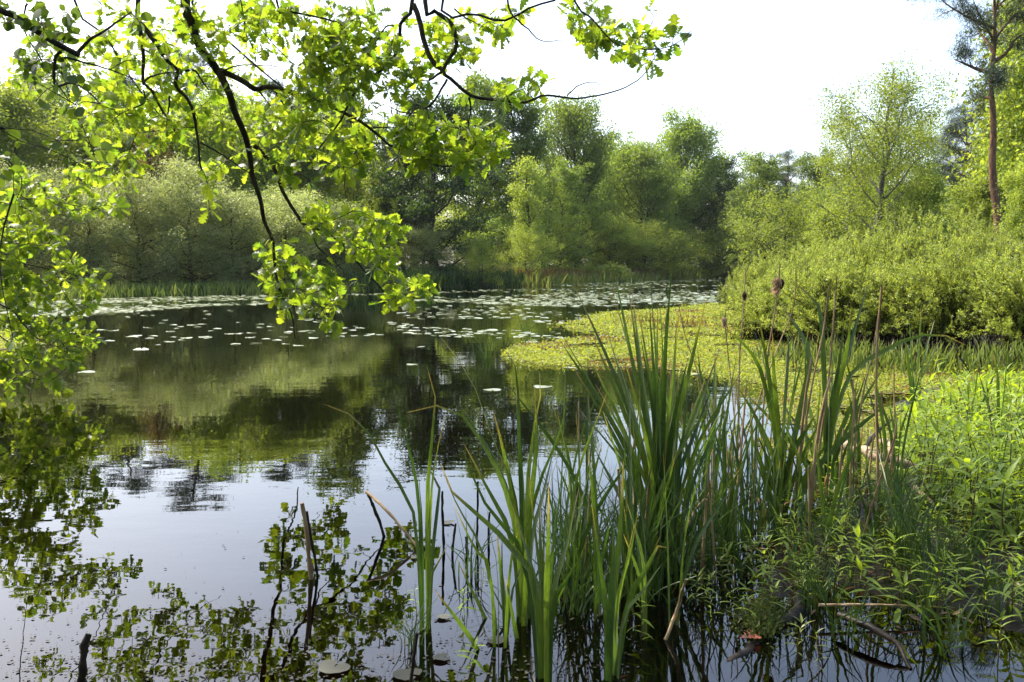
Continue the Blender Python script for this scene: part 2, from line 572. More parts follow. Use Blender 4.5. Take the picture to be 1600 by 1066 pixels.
gx = axis(-700, 700, -1.0, 6.0, 0.06)
gy = axis(-300, 1200, 1.5, 9.0, 0.06)
X, Y = np.meshgrid(gx, gy)
Z, Sd = height(X, Y)
mb = MB()
nx, ny = len(gx), len(gy)
ii = np.arange(ny - 1)[:, None] * nx + np.arange(nx - 1)[None]
mb.add(np.stack([X, Y, Z], -1).reshape(-1, 3), np.stack([ii, ii + 1, ii + nx + 1, ii + nx], -1).reshape(-1, 4),
       np.clip((Sd.ravel() - 1.5) / 5, 0, 1))
tag(link("ground", mb.mesh("ground", M["ground"])), kind="structure")
mb = MB()
mb.add([(-60, -3, 0), (60, -3, 0), (60, 140, 0), (-60, 140, 0)], [[0, 1, 2, 3]])
tag(link("water", mb.mesh("water", M["water"])), kind="structure")


def zground(x, y):
    return float(height(np.array([x]), np.array([y]))[0][0])


# ------------------------------------------------------------------ trees across the pond
def make_tree(seed, H, Wd, base, nleaf, leaf, mat, bark, style):
    """returns (trunk mesh, crown mesh) for a tree H metres tall with a crown Wd wide starting at base*H"""
    global rng
    keep = rng
    rng = np.random.default_rng(seed)
    tk, cr = MB(), MB()
    r0 = H * (0.016 if style in ('birch', 'thin') else 0.02)
    nT = 9
    tz = np.linspace(0, H * (0.97 if style not in ('round', 'full') else 0.86), nT)
    wobx = np.cumsum(rng.normal(0, 0.014 * H, (nT, 2)), axis=0)
    wobx -= wobx[0]
    tp = np.column_stack([wobx, tz])
    tube(tk, spline(tp, 16), np.linspace(r0, r0 * 0.12, 16), 7)
    spots, wts, outs = [], [], []
    nl = {'round': 30, 'birch': 26, 'pine': 17, 'willow': 34, 'thin': 20, 'cone': 34, 'full': 58}[style]
    for k in range(nl):
        u = (k + rng.uniform(0.1, 0.9)) / nl
        t = base + (0.97 - base) * u
        p0 = np.array([np.interp(t * H, tz, tp[:, 0]), np.interp(t * H, tz, tp[:, 1]), min(t * H, tz[-1])])
        az = k * 2.4 + rng.uniform(-.5, .5)
        if style in ('round', 'full'):
            prof = math.sqrt(max(0.02, 1 - (abs(u - 0.42) / 0.62) ** 2.2)); el = R(rng.uniform(8, 30) + 45 * u)
        elif style in ('birch', 'thin'):
            prof = (0.45 + 0.75 * u) * (1 - u ** 3) + 0.12; el = R(rng.uniform(35, 60))
        elif style == 'pine':
            prof = (0.5 + 0.6 * math.sin(u * math.pi)) * rng.uniform(.7, 1.2); el = R(rng.uniform(2, 30) + 25 * u)
        elif style == 'cone':
            prof = (1 - u) ** 0.75 + 0.06; el = R(rng.uniform(5, 25) + 20 * u)
        else:
            prof = math.sqrt(max(0.05, 1 - (abs(u - .28) / .78) ** 2)); el = R(rng.uniform(-6, 22) + 42 * u)
        Lm = Wd / 2 * prof * rng.uniform(.72, 1.12)
        d = np.array([math.cos(az) * math.cos(el), math.sin(az) * math.cos(el), math.sin(el)])
        bend = np.array([0, 0, {'round': .15, 'full': .12, 'birch': -.12, 'pine': .1, 'willow': .2, 'thin': -.05, 'cone': .05}[style] * Lm])
        pts = [p0, p0 + d * Lm * .35, p0 + d * Lm * .7 + bend * .4 + rng.normal(0, .05 * Lm, 3), p0 + d * Lm + bend + rng.normal(0, .06 * Lm, 3)]
        pts = spline(pts, 8)
        rb = max(0.012, r0 * 0.42 * (1 - .75 * u) * min(1, prof + .2))
        tube(tk, pts, np.linspace(rb, rb * .2, 8), 4, False)
        nsub = 6 if style != 'pine' else 5
        for q in range(nsub):
            s = rng.uniform(.3, 1.0)
            b0 = pts[int(s * 7)]
            dd = unit(d * .7 + rng.normal(0, .65, 3) + np.array([0, 0, .12]))
            ls = Lm * rng.uniform(.18, .42) * (1.15 - .5 * s) + .15
            e = b0 + dd * ls
            if style == 'birch':
                e[2] -= ls * .35
            tube(tk, spline([b0, (b0 + e) / 2 + rng.normal(0, .06, 3), e], 4), np.linspace(rb * .35, .004, 4), 3, False)
            for w in (0.45, 0.8, 1.08):
                spots.append(b0 + (e - b0) * w + rng.normal(0, .05, 3)); wts.append(ls * rng.uniform(.25, 1.5)); outs.append(dd)
    spots, wts, outs = np.array(spots), np.array(wts), np.array(outs)
    wts[rng.random(len(wts)) < .12] *= .1
    cnt = rng.multinomial(nleaf, wts / wts.sum())
    idx = np.repeat(np.arange(len(spots)), cnt)
    sig = {'round': .26, 'full': .34, 'birch': .26, 'pine': .2, 'willow': .28, 'thin': .26, 'cone': .2}[style] * (H / 10) ** .5
    P = spots[idx] + rng.normal(0, 1, (nleaf, 3)) * np.array([sig, sig, sig * (.55 if style in ('pine', 'round') else .8)])
    if style == 'birch':
        P[:, 2] -= np.abs(rng.normal(0, .3, nleaf))
    P[:, 2] = np.maximum(P[:, 2], .06)
    if style == 'pine':
        D = rand_dir(nleaf, .5)
        leaves(cr, NEEDLE, P, D, rand_dir(nleaf), np.column_stack([np.full(nleaf, leaf * 1.6), rng.uniform(.8, 1.3, nleaf) * leaf, np.full(nleaf, leaf)]))
    else:
        D = unit(outs[idx] * .6 + rng.normal(0, .8, (nleaf, 3)) + np.array([0, 0, -.35 if style in ('birch', 'thin') else 0.0]))
        Nn = rand_dir(nleaf, .9)
        leaves(cr, WILLOWLEAF if style == 'willow' else DIAMOND, P, D, Nn, rng.uniform(.65, 1.25, nleaf) * leaf)
    rng = keep
    return tk.mesh("trunk", bark), cr.mesh("crown", mat, False)


PROTO = {
    'light': [make_tree(17, 10, 6.0, .05, 34000, .15, M["birch"], M["barkbirch"], 'full'), make_tree(18, 10, 5.2, .05, 32000, .15, M["birch"], M["barkbirch"], 'full')],
    'full': [make_tree(15, 10, 7.0, .05, 42000, .16, M["broad"], M["bark"], 'full'), make_tree(16, 10, 7.6, .05, 42000, .16, M["broad"], M["bark"], 'full')],
    'broad': [make_tree(11, 10, 7.0, .10, 26000, .17, M["broad"], M["bark"], 'round'), make_tree(12, 10, 6.0, .12, 24000, .17, M["broad"], M["bark"], 'round'),
              make_tree(13, 10, 8.0, .06, 28000, .17, M["broad"], M["bark"], 'round')],
    'dark': [make_tree(21, 10, 7.2, .06, 22000, .18, M["dark"], M["bark"], 'round'), make_tree(22, 10, 6.4, .05, 22000, .18, M["dark"], M["bark"], 'round')],
    'deep': [make_tree(23, 10, 7.4, .04, 26000, .17, M["deep"], M["bark"], 'round')],
    'birch': [make_tree(31, 10, 5.2, .12, 25000, .14, M["birch"], M["barkbirch"], 'birch'), make_tree(32, 10, 4.4, .08, 23000, .14, M["birch"], M["barkbirch"], 'birch')],
    'bigbirch': [make_tree(37, 10, 8.0, .06, 24000, .095, M["birch"], M["barkbirch"], 'birch')],
    'thin': [make_tree(41, 10, 4.2, .3, 6000, .14, M["broad"], M["bark"], 'thin'), make_tree(42, 10, 4.0, .2, 9000, .14, M["birch"], M["bark"], 'thin')],
    'grey': [make_tree(51, 4, 3.8, .02, 30000, .085, M["grey"], M["bark"], 'willow'), make_tree(52, 4, 4.2, .02, 30000, .085, M["grey"], M["bark"], 'willow'),
             make_tree(53, 4, 3.4, .02, 28000, .085, M["grey"], M["bark"], 'willow')],
    'pale': [make_tree(61, 5, 3.0, .03, 13000, .10, M["birch"], M["bark"], 'cone'), make_tree(62, 5, 2.6, .03, 12000, .10, M["birch"], M["bark"], 'cone')],
    'shrub': [make_tree(71, 3, 3.4, .02, 12000, .09, M["broad"], M["bark"], 'willow'), make_tree(72, 3, 3.8, .02, 12000, .09, M["birch"], M["bark"], 'willow')],
    'pine': [make_tree(81, 12, 5.0, .55, 24000, .20, M["pine"], M["barkpine"], 'pine'), make_tree(82, 12, 4.4, .62, 22000, .20, M["pine"], M["barkpine"], 'pine')],
    'lowpine': [make_tree(83, 12, 4.6, .25, 26000, .22, M["pine"], M["bark"], 'pine')],
    'russet': [make_tree(91, 8, 3.0, .12, 7000, .10, M["russet"], M["bark"], 'cone')],
}
PH = {'light': (10, (6.0, 5.2)), 'full': (10, (7.0, 7.6)), 'deep': (10, (7.4,)), 'broad': (10, (7, 6, 8)), 'dark': (10, (7.2, 6.4)), 'birch': (10, (5.2, 4.4)), 'bigbirch': (10, (8.0,)), 'thin': (10, (4.2, 4.0)),
      'grey': (4, (3.8, 4.2, 3.4)), 'pale': (5, (3.0, 2.6)), 'shrub': (3, (3.4, 3.8)), 'pine': (12, (5.0, 4.4)), 'lowpine': (12, (4.6,)), 'russet': (8, (3.0,))}
KINDNAME = {'light': 'birch_tree', 'full': 'broadleaf_tree', 'deep': 'broadleaf_tree', 'broad': 'broadleaf_tree', 'dark': 'broadleaf_tree', 'birch': 'birch_tree', 'bigbirch': 'birch_tree', 'thin': 'slender_tree', 'grey': 'willow_shrub',
            'pale': 'young_tree', 'shrub': 'bank_shrub', 'pine': 'pine_tree', 'lowpine': 'pine_tree', 'russet': 'larch_tree'}
CATNAME = {'grey': 'shrub', 'shrub': 'shrub'}


def place_tree(kind, px, d, top, wpx, label, var=None, rz=None, group=None):
    """a tree d metres away at picture column px whose top reaches picture row top, with a crown about wpx wide"""
    x, y, ztop = at(px, top, d)
    zb = max(zground(x, y), 0.0) - 0.03
    i = random.randrange(len(PROTO[kind])) if var is None else var
    tm, cm = PROTO[kind][i]
    sz = (ztop - zb) / (PH[kind][0] * 1.02)
    sx = (wpx / F * d) / (PH[kind][1][i] * 1.0) if wpx else sz
    sx = min(max(sx, sz * .55), sz * 1.9)
    o = thing(KINDNAME[kind], label, CATNAME.get(kind, 'tree'), (x, y, zb), random.uniform(0, 6.28) if rz is None else rz, (sx, sx, sz), group)
    link("trunk", tm, o)
    link("crown", cm, o)
    return o


G1 = "willow shrubs along the left far bank"
TREES = [
    # left far bank: grey green willow shrubs at the water
    ('grey', -70, 35, 295, 215, "grey green willow shrub at the far left edge of the bank"),
    ('grey', 35, 36, 285, 210, "grey green willow shrub behind the hanging oak leaves on the left"),
    ('grey', 130, 37, 320, 200, "rounded willow shrub right of the leaves on the left, at the water"),
    ('grey', 215, 38, 302, 190, "grey willow shrub standing below the russet larch"),
    ('grey', 292, 39, 283, 195, "tallest grey willow shrub of the left far bank"),
    ('grey', 365, 40, 325, 190, "grey willow shrub left of the drooping oak branch tip"),
    ('grey', 445, 42, 318, 190, "willow shrub partly hidden by the drooping oak branch"),
    ('grey', 525, 44, 338, 170, "low grey willow shrub left of the dark tree"),
    ('birch', -60, 42, 145, 220, "pale green birch at the extreme left of the far woods"),
    ('light', 25, 44, 140, 210, "tall pale green birch near the left edge behind the willows"),
    ('light', 100, 46, 190, 190, "birch left of the dark trunked pine, behind the willows"),
    ('lowpine', 178, 50, 108, 130, "dark pine rising behind the willows on the left"),
    ('russet', 236, 43, 185, 110, "thin russet larch standing in front of the dark pine"),
    ('light', 315, 47, 190, 180, "light green birch right of the russet larch"),
    ('light', 385, 48, 185, 190, "birch behind the long drooping oak branch"),
    ('lowpine', 285, 56, 70, 150, "dark pine hidden behind the oak leaves at the upper left"),
    ('dark', 75, 60, 128, 190, "dark tree closing the woods behind the left birches"),
    ('lowpine', 435, 56, 120, 140, "dark pine behind the birches left of centre"),
    ('dark', 520, 60, 130, 190, "tall dark tree behind the pale young trees"),
    ('light', 150, 45, 215, 190, "light birch right in front of the dark pine on the left", 0),
    ('light', 268, 46, 205, 150, "pale birch just behind the russet larch", 1),
    ('full', 350, 52, 175, 190, "rounded green tree above the birches on the left bank"),
    ('light', 450, 50, 195, 190, "birch right of the long drooping oak branch", 0),
    ('full', 60, 54, 160, 200, "rounded green tree behind the leftmost birches"),
    ('full', 500, 58, 190, 180, "green tree behind the birch right of the drooping branch"),
    ('pale', 553, 50, 255, 62, "pale pointed young tree, left of a pair"),
    ('pale', 594, 51, 250, 62, "pale pointed young tree beside the dark crowned tree"),
    # centre
    ('deep', 690, 50, 170, 230, "big dark crowned tree standing at the water in the centre"),
    ('deep', 632, 52, 225, 130, "dark bushy tree at the left of the big dark crown"),
    ('broad', 735, 66, 140, 190, "tall green tree behind the big dark crowned tree"),
    ('dark', 815, 66, 165, 120, "dark tree rising behind the narrow pale tree"),
    ('thin', 822, 57, 245, 92, "narrow pale tree between the dark crown and the broad trees", 1),
    ('full', 905, 74, 178, 165, "tall round topped tree right of the narrow pale tree"),
    ('broad', 872, 69, 275, 130, "mid green tree leaning over the bank below the tall round one"),
    ('full', 1005, 80, 240, 170, "broad green tree with a layered crown left of the big oak"),
    ('broad', 948, 88, 262, 120, "green tree half hidden between two taller ones"),
    ('full', 1062, 94, 205, 150, "big rich green oak, tallest at the far end of the pond", 0),
    ('deep', 1112, 96, 258, 120, "dark rounded tree on the right shoulder of the big oak"),
    ('lowpine', 985, 95, 232, 90, "far pine tip showing behind the big oak"),
    ('shrub', 965, 75, 356, 95, "light leaning shrub at the bank below the layered tree"),
    ('shrub', 1018, 78, 368, 80, "low bright shrub overhanging the grassy bank"),
    ('shrub', 755, 47, 385, 80, "bushy undergrowth shrub at the foot of the dark crowned tree"),
    ('shrub', 820, 55, 372, 90, "small grey shrub at the foot of the narrow pale tree"),
    ('grey', 660, 48, 368, 110, "grey shrub in the shade left of the dark trunk"),
    # far end
    ('thin', 1170, 90, 236, 85, "sparse birch like tree standing against the sky at the far end", 0),
    ('pine', 1205, 96, 262, 62, "left pine of the dark far group"),
    ('pine', 1238, 92, 243, 75, "dark flat topped pine at the far end of the pond"),
    ('pine', 1270, 88, 270, 65, "right pine of the far group beside the big birch"),
    ('dark', 1150, 100, 300, 120, "dark undergrowth tree left of the sparse tree"),
    ('broad', 1215, 84, 315, 110, "bright green low tree below the far pines"),
    ('dark', 1175, 92, 350, 100, "shady low tree at the far right bank"),
    ('dark', 1260, 90, 310, 120, "shady tree below the far pines on the right"),
    # right, behind the hedge of shrubs
    ('bigbirch', 1368, 36, 92, 320, "big airy birch standing behind the marsh shrubs", 0, 3.0),
    ('bigbirch', 1340, 38, 165, 190, "shorter airy birch leaning against the left of the big one"),
    ('bigbirch', 1418, 39, 150, 240, "airy birch stem close on the right of the big one"),
    ('birch', 1300, 40, 318, 110, "low birch at the left foot of the big airy birch"),
    ('birch', 1450, 38, 268, 130, "low birch at the right foot of the big airy birch"),
    ('broad', 1400, 60, 300, 190, "green tree filling the gap behind the big airy birch"),
    ('broad', 1330, 66, 285, 120, "green tree behind the left side of the big birch"),
    ('pine', 1528, 44, 165, 120, "leaning dark pine right of the big birch"),
    ('pine', 1583, 25, -110, 170, "tall orange trunked pine at the right edge", 0, 2.2),
    ('pine', 1490, 60, 205, 110, "pine with a dark crown farther back, right of the birch"),
    ('birch', 1600, 29, -60, 260, "bright yellow green birch hanging into the right edge", 0, .5),
    ('birch', 1640, 27, -150, 250, "tall birch whose light foliage hangs over the upper right corner", 0, 1.0),
    ('birch', 1545, 27, 270, 150, "small bright birch at the right edge behind the shrubs"),
    ('birch', 1610, 22, 240, 130, "leafy young birch at the right edge, closest to the shrubs"),
    ('dark', 1590, 60, 240, 190, "dark tree closing the view behind the right edge pine"),
    ('broad', 1490, 55, 312, 150, "low green tree behind the shrubs between the two pines"),
]
for t in TREES:
    kind, px, d, top, wpx, label = t[:6]
    place_tree(kind, px, d, top, wpx, label, *(t[6:8]), group=G1 if kind == 'grey' and px < 600 else None)
# woods behind, seen only through gaps
k = 0
for d, lo, hi, n, t0 in ((72, -120, 640, 9, 185), (92, 560, 1040, 6, 235), (125, 900, 1400, 8, 300), (75, 1180, 1700, 7, 265)):
    for px in np.linspace(lo, hi, n):
        place_tree(('dark', 'broad', 'dark')[k % 3], px + random.uniform(-15, 15), d * random.uniform(.95, 1.08), t0 + random.uniform(-12, 22), 130,
                   "one of the crowded trees in the woods behind the bank", group="trees in the woods behind")
        k += 1

for d, lo, hi, n, t0 in ((45, -110, 540, 10, 345), (54, -100, 560, 9, 300), (64, 640, 840, 4, 365), (76, 850, 1000, 4, 378), (93, 960, 1160, 5, 380), (104, 1100, 1300, 5, 385), (42, 1230, 1720, 8, 335)):
    for px in np.linspace(lo, hi, n):
        place_tree('shrub', px + random.uniform(-12, 12), d * random.uniform(.96, 1.05), t0 - 12 + random.uniform(-14, 12), 170,
                   "leafy undergrowth shrub between the trunks of the woods", group="undergrowth in the woods")

# trees of the near bank, behind the viewpoint: they shade the foreground from the open sky
for kind, x, y, sc in (('broad', -7.5, -5.5, .95), ('broad', -3.0, -7.5, 1.1), ('dark', 1.8, -6.5, 1.0), ('broad', 6.0, -7.0, 1.1), ('broad', 10.5, -4.5, 1.0), ('dark', -11.5, -2.0, .9)):
    tm, cm = PROTO[kind][0]
    o = thing(KINDNAME[kind], "tree on the near bank behind the viewpoint, shading the foreground", 'tree', (x, y, zground(x, y) - .03), x, (sc, sc, sc), "trees on the near bank")
    link("trunk", tm, o)
    link("crown", cm, o)

# far bank: grass, sedge and the reed fringe
def grass_field(name, pts, n, h, mat, label=None, cat=None, spread=(1, 1), wd=.012):
    g = MB()
    pts = np.asarray(pts, float)
    seg = rng.integers(0, len(pts) - 1, n)
    u = rng.random((n, 1))
    P = pts[seg] * (1 - u) + pts[seg + 1] * u
    P = P + rng.normal(0, 1, (n, 2)) * np.array(spread)
    z = np.maximum(height(P[:, 0], P[:, 1])[0], -.05)
    B = np.column_stack([P, z])
    D = unit(np.column_stack([rng.normal(0, .28, (n, 2)), np.ones(n)]))
    hh = h * rng.uniform(.5, 1.2, n)
    leaves(g, (np.array([[-1, 0, 0], [1, 0, 0], [.8, .6, .1], [0, 1, .35], [-.8, .6, .1]], float), np.array([[0, 1, 2, 3, 4]])), B, D,
           rand_dir(n), np.column_stack([np.full(n, wd), hh, hh * .6]))
    o = link(name, g.mesh(name, mat, False))
    tag(o, label, cat, kind="stuff")


bank = shore[:11] + np.array([0.1, .5])
bank_end = shore[6:11] + np.array([0.1, 2.0])
grass_field("bank_grass", bank, 9000, .5, M["grass"], "pale grass along the far bank", "grass", (.5, .7), .02)
grass_field("tall_bank_grass", bank_end, 9000, .75, M["grass"], "tall sunlit grass on the open bank before the far trees", "grass", (1.0, 1.8), .03)
grass_field("russet_sedge", [gp(x, y - .8)[:2] for x, y in ((790, 446), (860, 443), (960, 439), (1040, 436))], 5000, .9, M["sedge"],
            "russet sedge and dry grass on the bank under the trees", "sedge", (.8, 1.0), .025)
grass_field("reed_fringe", [gp(x, y)[:2] for x, y in ((560, 455), (640, 452), (740, 449), (800, 446))], 2600, .95, M["rush"],
            "green reed fringe at the far water edge under the dark tree", "reeds", (.4, .4), .02)
grass_field("low_bank_plants", [gp(x, y)[:2] for x, y in ((0, 470), (150, 463), (350, 458), (480, 456))], 5000, .34, M["rush"],
            "dark low plants at the water edge under the willows", "plants", (.4, .5), .03)


def bushlet(seed, n, leaf, mat):
    g = MB()
    r = np.random.default_rng(seed)
    v = unit(r.normal(size=(n, 3)))
    rad = r.uniform(.35, 1.0, n) ** .5 * (1 + .25 * np.sin(v[:, 0] * 5 + seed) * np.cos(v[:, 1] * 4))
    P = v * rad[:, None] * np.array([1, 1, .9])
    P[:, 2] = np.abs(P[:, 2])
    leaves(g, DIAMOND, P, unit(v + r.normal(0, .6, (n, 3)) + [0, 0, .4]), rand_dir(n, .6), r.uniform(.7, 1.3, n) * leaf)
    return g.mesh("foliage", mat, False)


bl = [bushlet(3, 2600, .16, M["myrtle"]), bushlet(4, 2600, .16, M["birch"])]
for px, py, wpx, hpx, label in ((905, 441, 22, 14, "smallest round pale bush on the far grassy bank"), (955, 440, 62, 28, "wide low yellow green bush on the far grassy bank"),
                                (922, 441, 16, 32, "slim pale sapling on the far grassy bank"), (1035, 436, 40, 18, "low bush right of the wide yellow green bush"),
                                (1080, 433, 36, 18, "yellowish low bush near the right end of the far bank"), (1112, 432, 30, 30, "deep green bush at the right end of the far bank"),
                                (870, 443, 30, 18, "low scrubby bush at the left of the grassy bank")):
    p = gp(px, py)
    d = p[1] + 1.2
    o = thing("bank_bush", label, "bush", (p[0] * d / p[1], d, max(0, zground(p[0], d) - .05)), random.uniform(0, 6),
              (wpx / 2 / F * d, wpx / 2 / F * d, hpx / F * d))
    link("foliage", random.choice(bl), o)

# ------------------------------------------------------------------ marsh shrubs on the right
def make_shrub(seed, Hs, Ws, nsh, ntuft, leaf, mat):
    """stems from one foot, each carrying leafy upright side shoots with dark gaps between"""
    global rng
    keep = rng
    rng = np.random.default_rng(seed)
    st, lf = MB(), MB()
    PP, DD, SS = [], [], []
    for i in range(nsh):
        az, lean = rng.uniform(0, 2 * math.pi), math.asin(math.sqrt(rng.random())) * .97
        out = np.array([math.sin(lean) * math.cos(az), math.sin(lean) * math.sin(az), math.cos(lean)])
        end = out * np.array([Ws / 2, Ws / 2, Hs]) * rng.uniform(.74, 1.07) * (1 + .09 * math.sin(az * 3 + seed) * math.sin(lean))
        end[2] = max(end[2], Hs * rng.uniform(.04, .26))
        b0 = np.array([rng.normal(0, Ws * .12), rng.normal(0, Ws * .12), 0])
        c = spline([b0, b0 * .5 + end * .5 + np.array([-.15 * out[0], -.15 * out[1], .08 * Hs]), end], 8)
        tube(st, c, np.linspace(.009, .002, 8), 3, False)
        for k in range(ntuft):
            u = 1 - rng.random() ** 1.2 * .78
            p = np.array([np.interp(u, np.linspace(0, 1, 8), c[:, q]) for q in range(3)])
            d = unit(unit(c[-1] - c[-3]) * .5 + rng.normal(0, .6, 3) + np.array([0, 0, .75]))
            L_ = rng.uniform(.10, .24) * (1.25 - .4 * u)
            e = p + d * L_
            if k % 3 == 0:
                tube(st, [p, e], [.0025, .001], 3, False)
            if rng.random() < .10:
                tube(st, [p, e + d * L_ * .6], [.003, .001], 3, False)
                continue
            n = int(28 * L_ / .17)
            w = rng.random(n) ** .7
            q = p + d * L_ * w[:, None] + rng.normal(0, .012, (n, 3))
            PP.append(q); DD.append(unit(d * .75 + rng.normal(0, .62, (n, 3)))); SS.append(leaf * rng.uniform(.6, 1.2, n) * (1.1 - .35 * w))
    PP, DD, SS = np.concatenate(PP), np.concatenate(DD), np.concatenate(SS)
    PP[:, 2] = np.maximum(PP[:, 2], .03)
    leaves(lf, WILLOWLEAF, PP, DD, rand_dir(len(PP), .5), SS)
    rng = keep
    return st.mesh("stems", M["bark"]), lf.mesh("foliage", mat, False)


SH = [make_shrub(101, 1.6, 2.3, 215, 8, .048, M["myrtle"]), make_shrub(102, 1.6, 2.5, 215, 8, .048, M["myrtle"]), make_shrub(103, 1.6, 2.1, 215, 8, .048, M["myrtle"])]
for px, d, top, wpx, label in (
        (1205, 13.6, 424, 170, "leftmost marsh shrub, rounding down to the floating mat"),
        (1290, 12.4, 402, 180, "marsh shrub behind the tall cattail seed stalks"),
        (1385, 12.0, 404, 195, "marsh shrub behind the rightmost bare stalk"),
        (1490, 11.4, 376, 205, "marsh shrub right of the arching cattail blade"),
        (1600, 10.6, 386, 220, "marsh shrub cut by the right edge of the picture"),
        (1700, 11.5, 365, 220, "marsh shrub just beyond the right edge"),
        (1262, 15.2, 388, 150, "second row marsh shrub at the left of the hedge"),
        (1345, 15.4, 364, 170, "second row marsh shrub under the big airy birch"),
        (1440, 15.0, 342, 190, "tallest marsh shrub in the middle of the hedge"),
        (1545, 14.5, 356, 190, "second row marsh shrub near the right edge"),
        (1640, 14.0, 348, 190, "second row marsh shrub cut by the right edge"),
        (1195, 19.0, 396, 120, "yellowish marsh shrub at the back left of the hedge"),
        (1160, 22.5, 416, 75, "smallest marsh shrub, farthest back at the pond side"),
        (1290, 20.0, 368, 150, "back row marsh shrub left of the big birch foot"),
        (1400, 20.0, 342, 160, "back row marsh shrub in front of the big birch trunk"),
        (1520, 20.0, 335, 170, "back row marsh shrub in front of the leaning pine")):
    x, y, zt = at(px, top, d)
    zb = max(zground(x, y), 0) - .02
    i = random.randrange(3)
    sz = (zt - zb) / 1.62
    sx = wpx / F * d / (2.3, 2.5, 2.1)[i] * 1.12
    o = thing("marsh_shrub", label, "shrub", (x, y, zb), random.uniform(0, 6.28), (sx, sx, sz), "marsh shrubs on the right bank")
    link("stems", SH[i][0], o)
    link("foliage", SH[i][1], o)

grass_field("dry_shrub_foot", [(3.5, 11.3), (3.9, 10.2), (4.6, 9.7), (5.6, 9.5), (6.8, 9.2), (8.2, 9.0)], 420, .3, M["mudlitter"],
            "brown dry twigs and sedge at the dark foot of the marsh shrubs", "sedge", (.3, .35), .006)
grass_field("green_shrub_foot", [(3.5, 11.2), (3.9, 10.0), (4.6, 9.5), (5.6, 9.3), (6.8, 9.0), (8.2, 8.8)], 1800, .28, M["grass"],
            "low green grass in front of the marsh shrubs", "grass", (.3, .3), .007)

# ------------------------------------------------------------------ floating mat of plants
def poly_mask(px, py, poly):
    inside = np.zeros(px.shape, bool)
    for (ax, ay), (bx, by) in zip(poly, poly[1:] + poly[:1]):
        c = (ay > py) != (by > py)
        inside ^= c & (px < (bx - ax) * (py - ay) / (by - ay + 1e-12) + ax)
    return inside


def project(P):
    q = P - np.array([0, 0, CAMH])
    dz = q[:, 1] * cp - q[:, 2] * sp
    yy = q[:, 1] * sp + q[:, 2] * cp
    return W / 2 + F * q[:, 0] / dz, HH / 2 - F * yy / dz


MATPOLY = [tuple(gp(x, y)[:2]) for x, y in [(1120, 474), (1040, 484), (960, 488), (915, 500), (880, 512), (940, 520), (985, 526), (900, 531), (830, 541), (785, 552),
                                            (812, 566), (890, 571), (1000, 576), (1090, 582), (1180, 600), (1220, 640), (1200, 690), (1260, 740), (1330, 760), (1400, 720),
                                            (1480, 660), (1660, 640), (1660, 580), (1400, 564), (1250, 550), (1180, 520), (1150, 490)]]
LEFTMAT = [tuple(gp(x, y)[:2]) for x, y in [(-120, 505), (0, 517), (50, 526), (70, 540), (30, 552), (-120, 575)]]


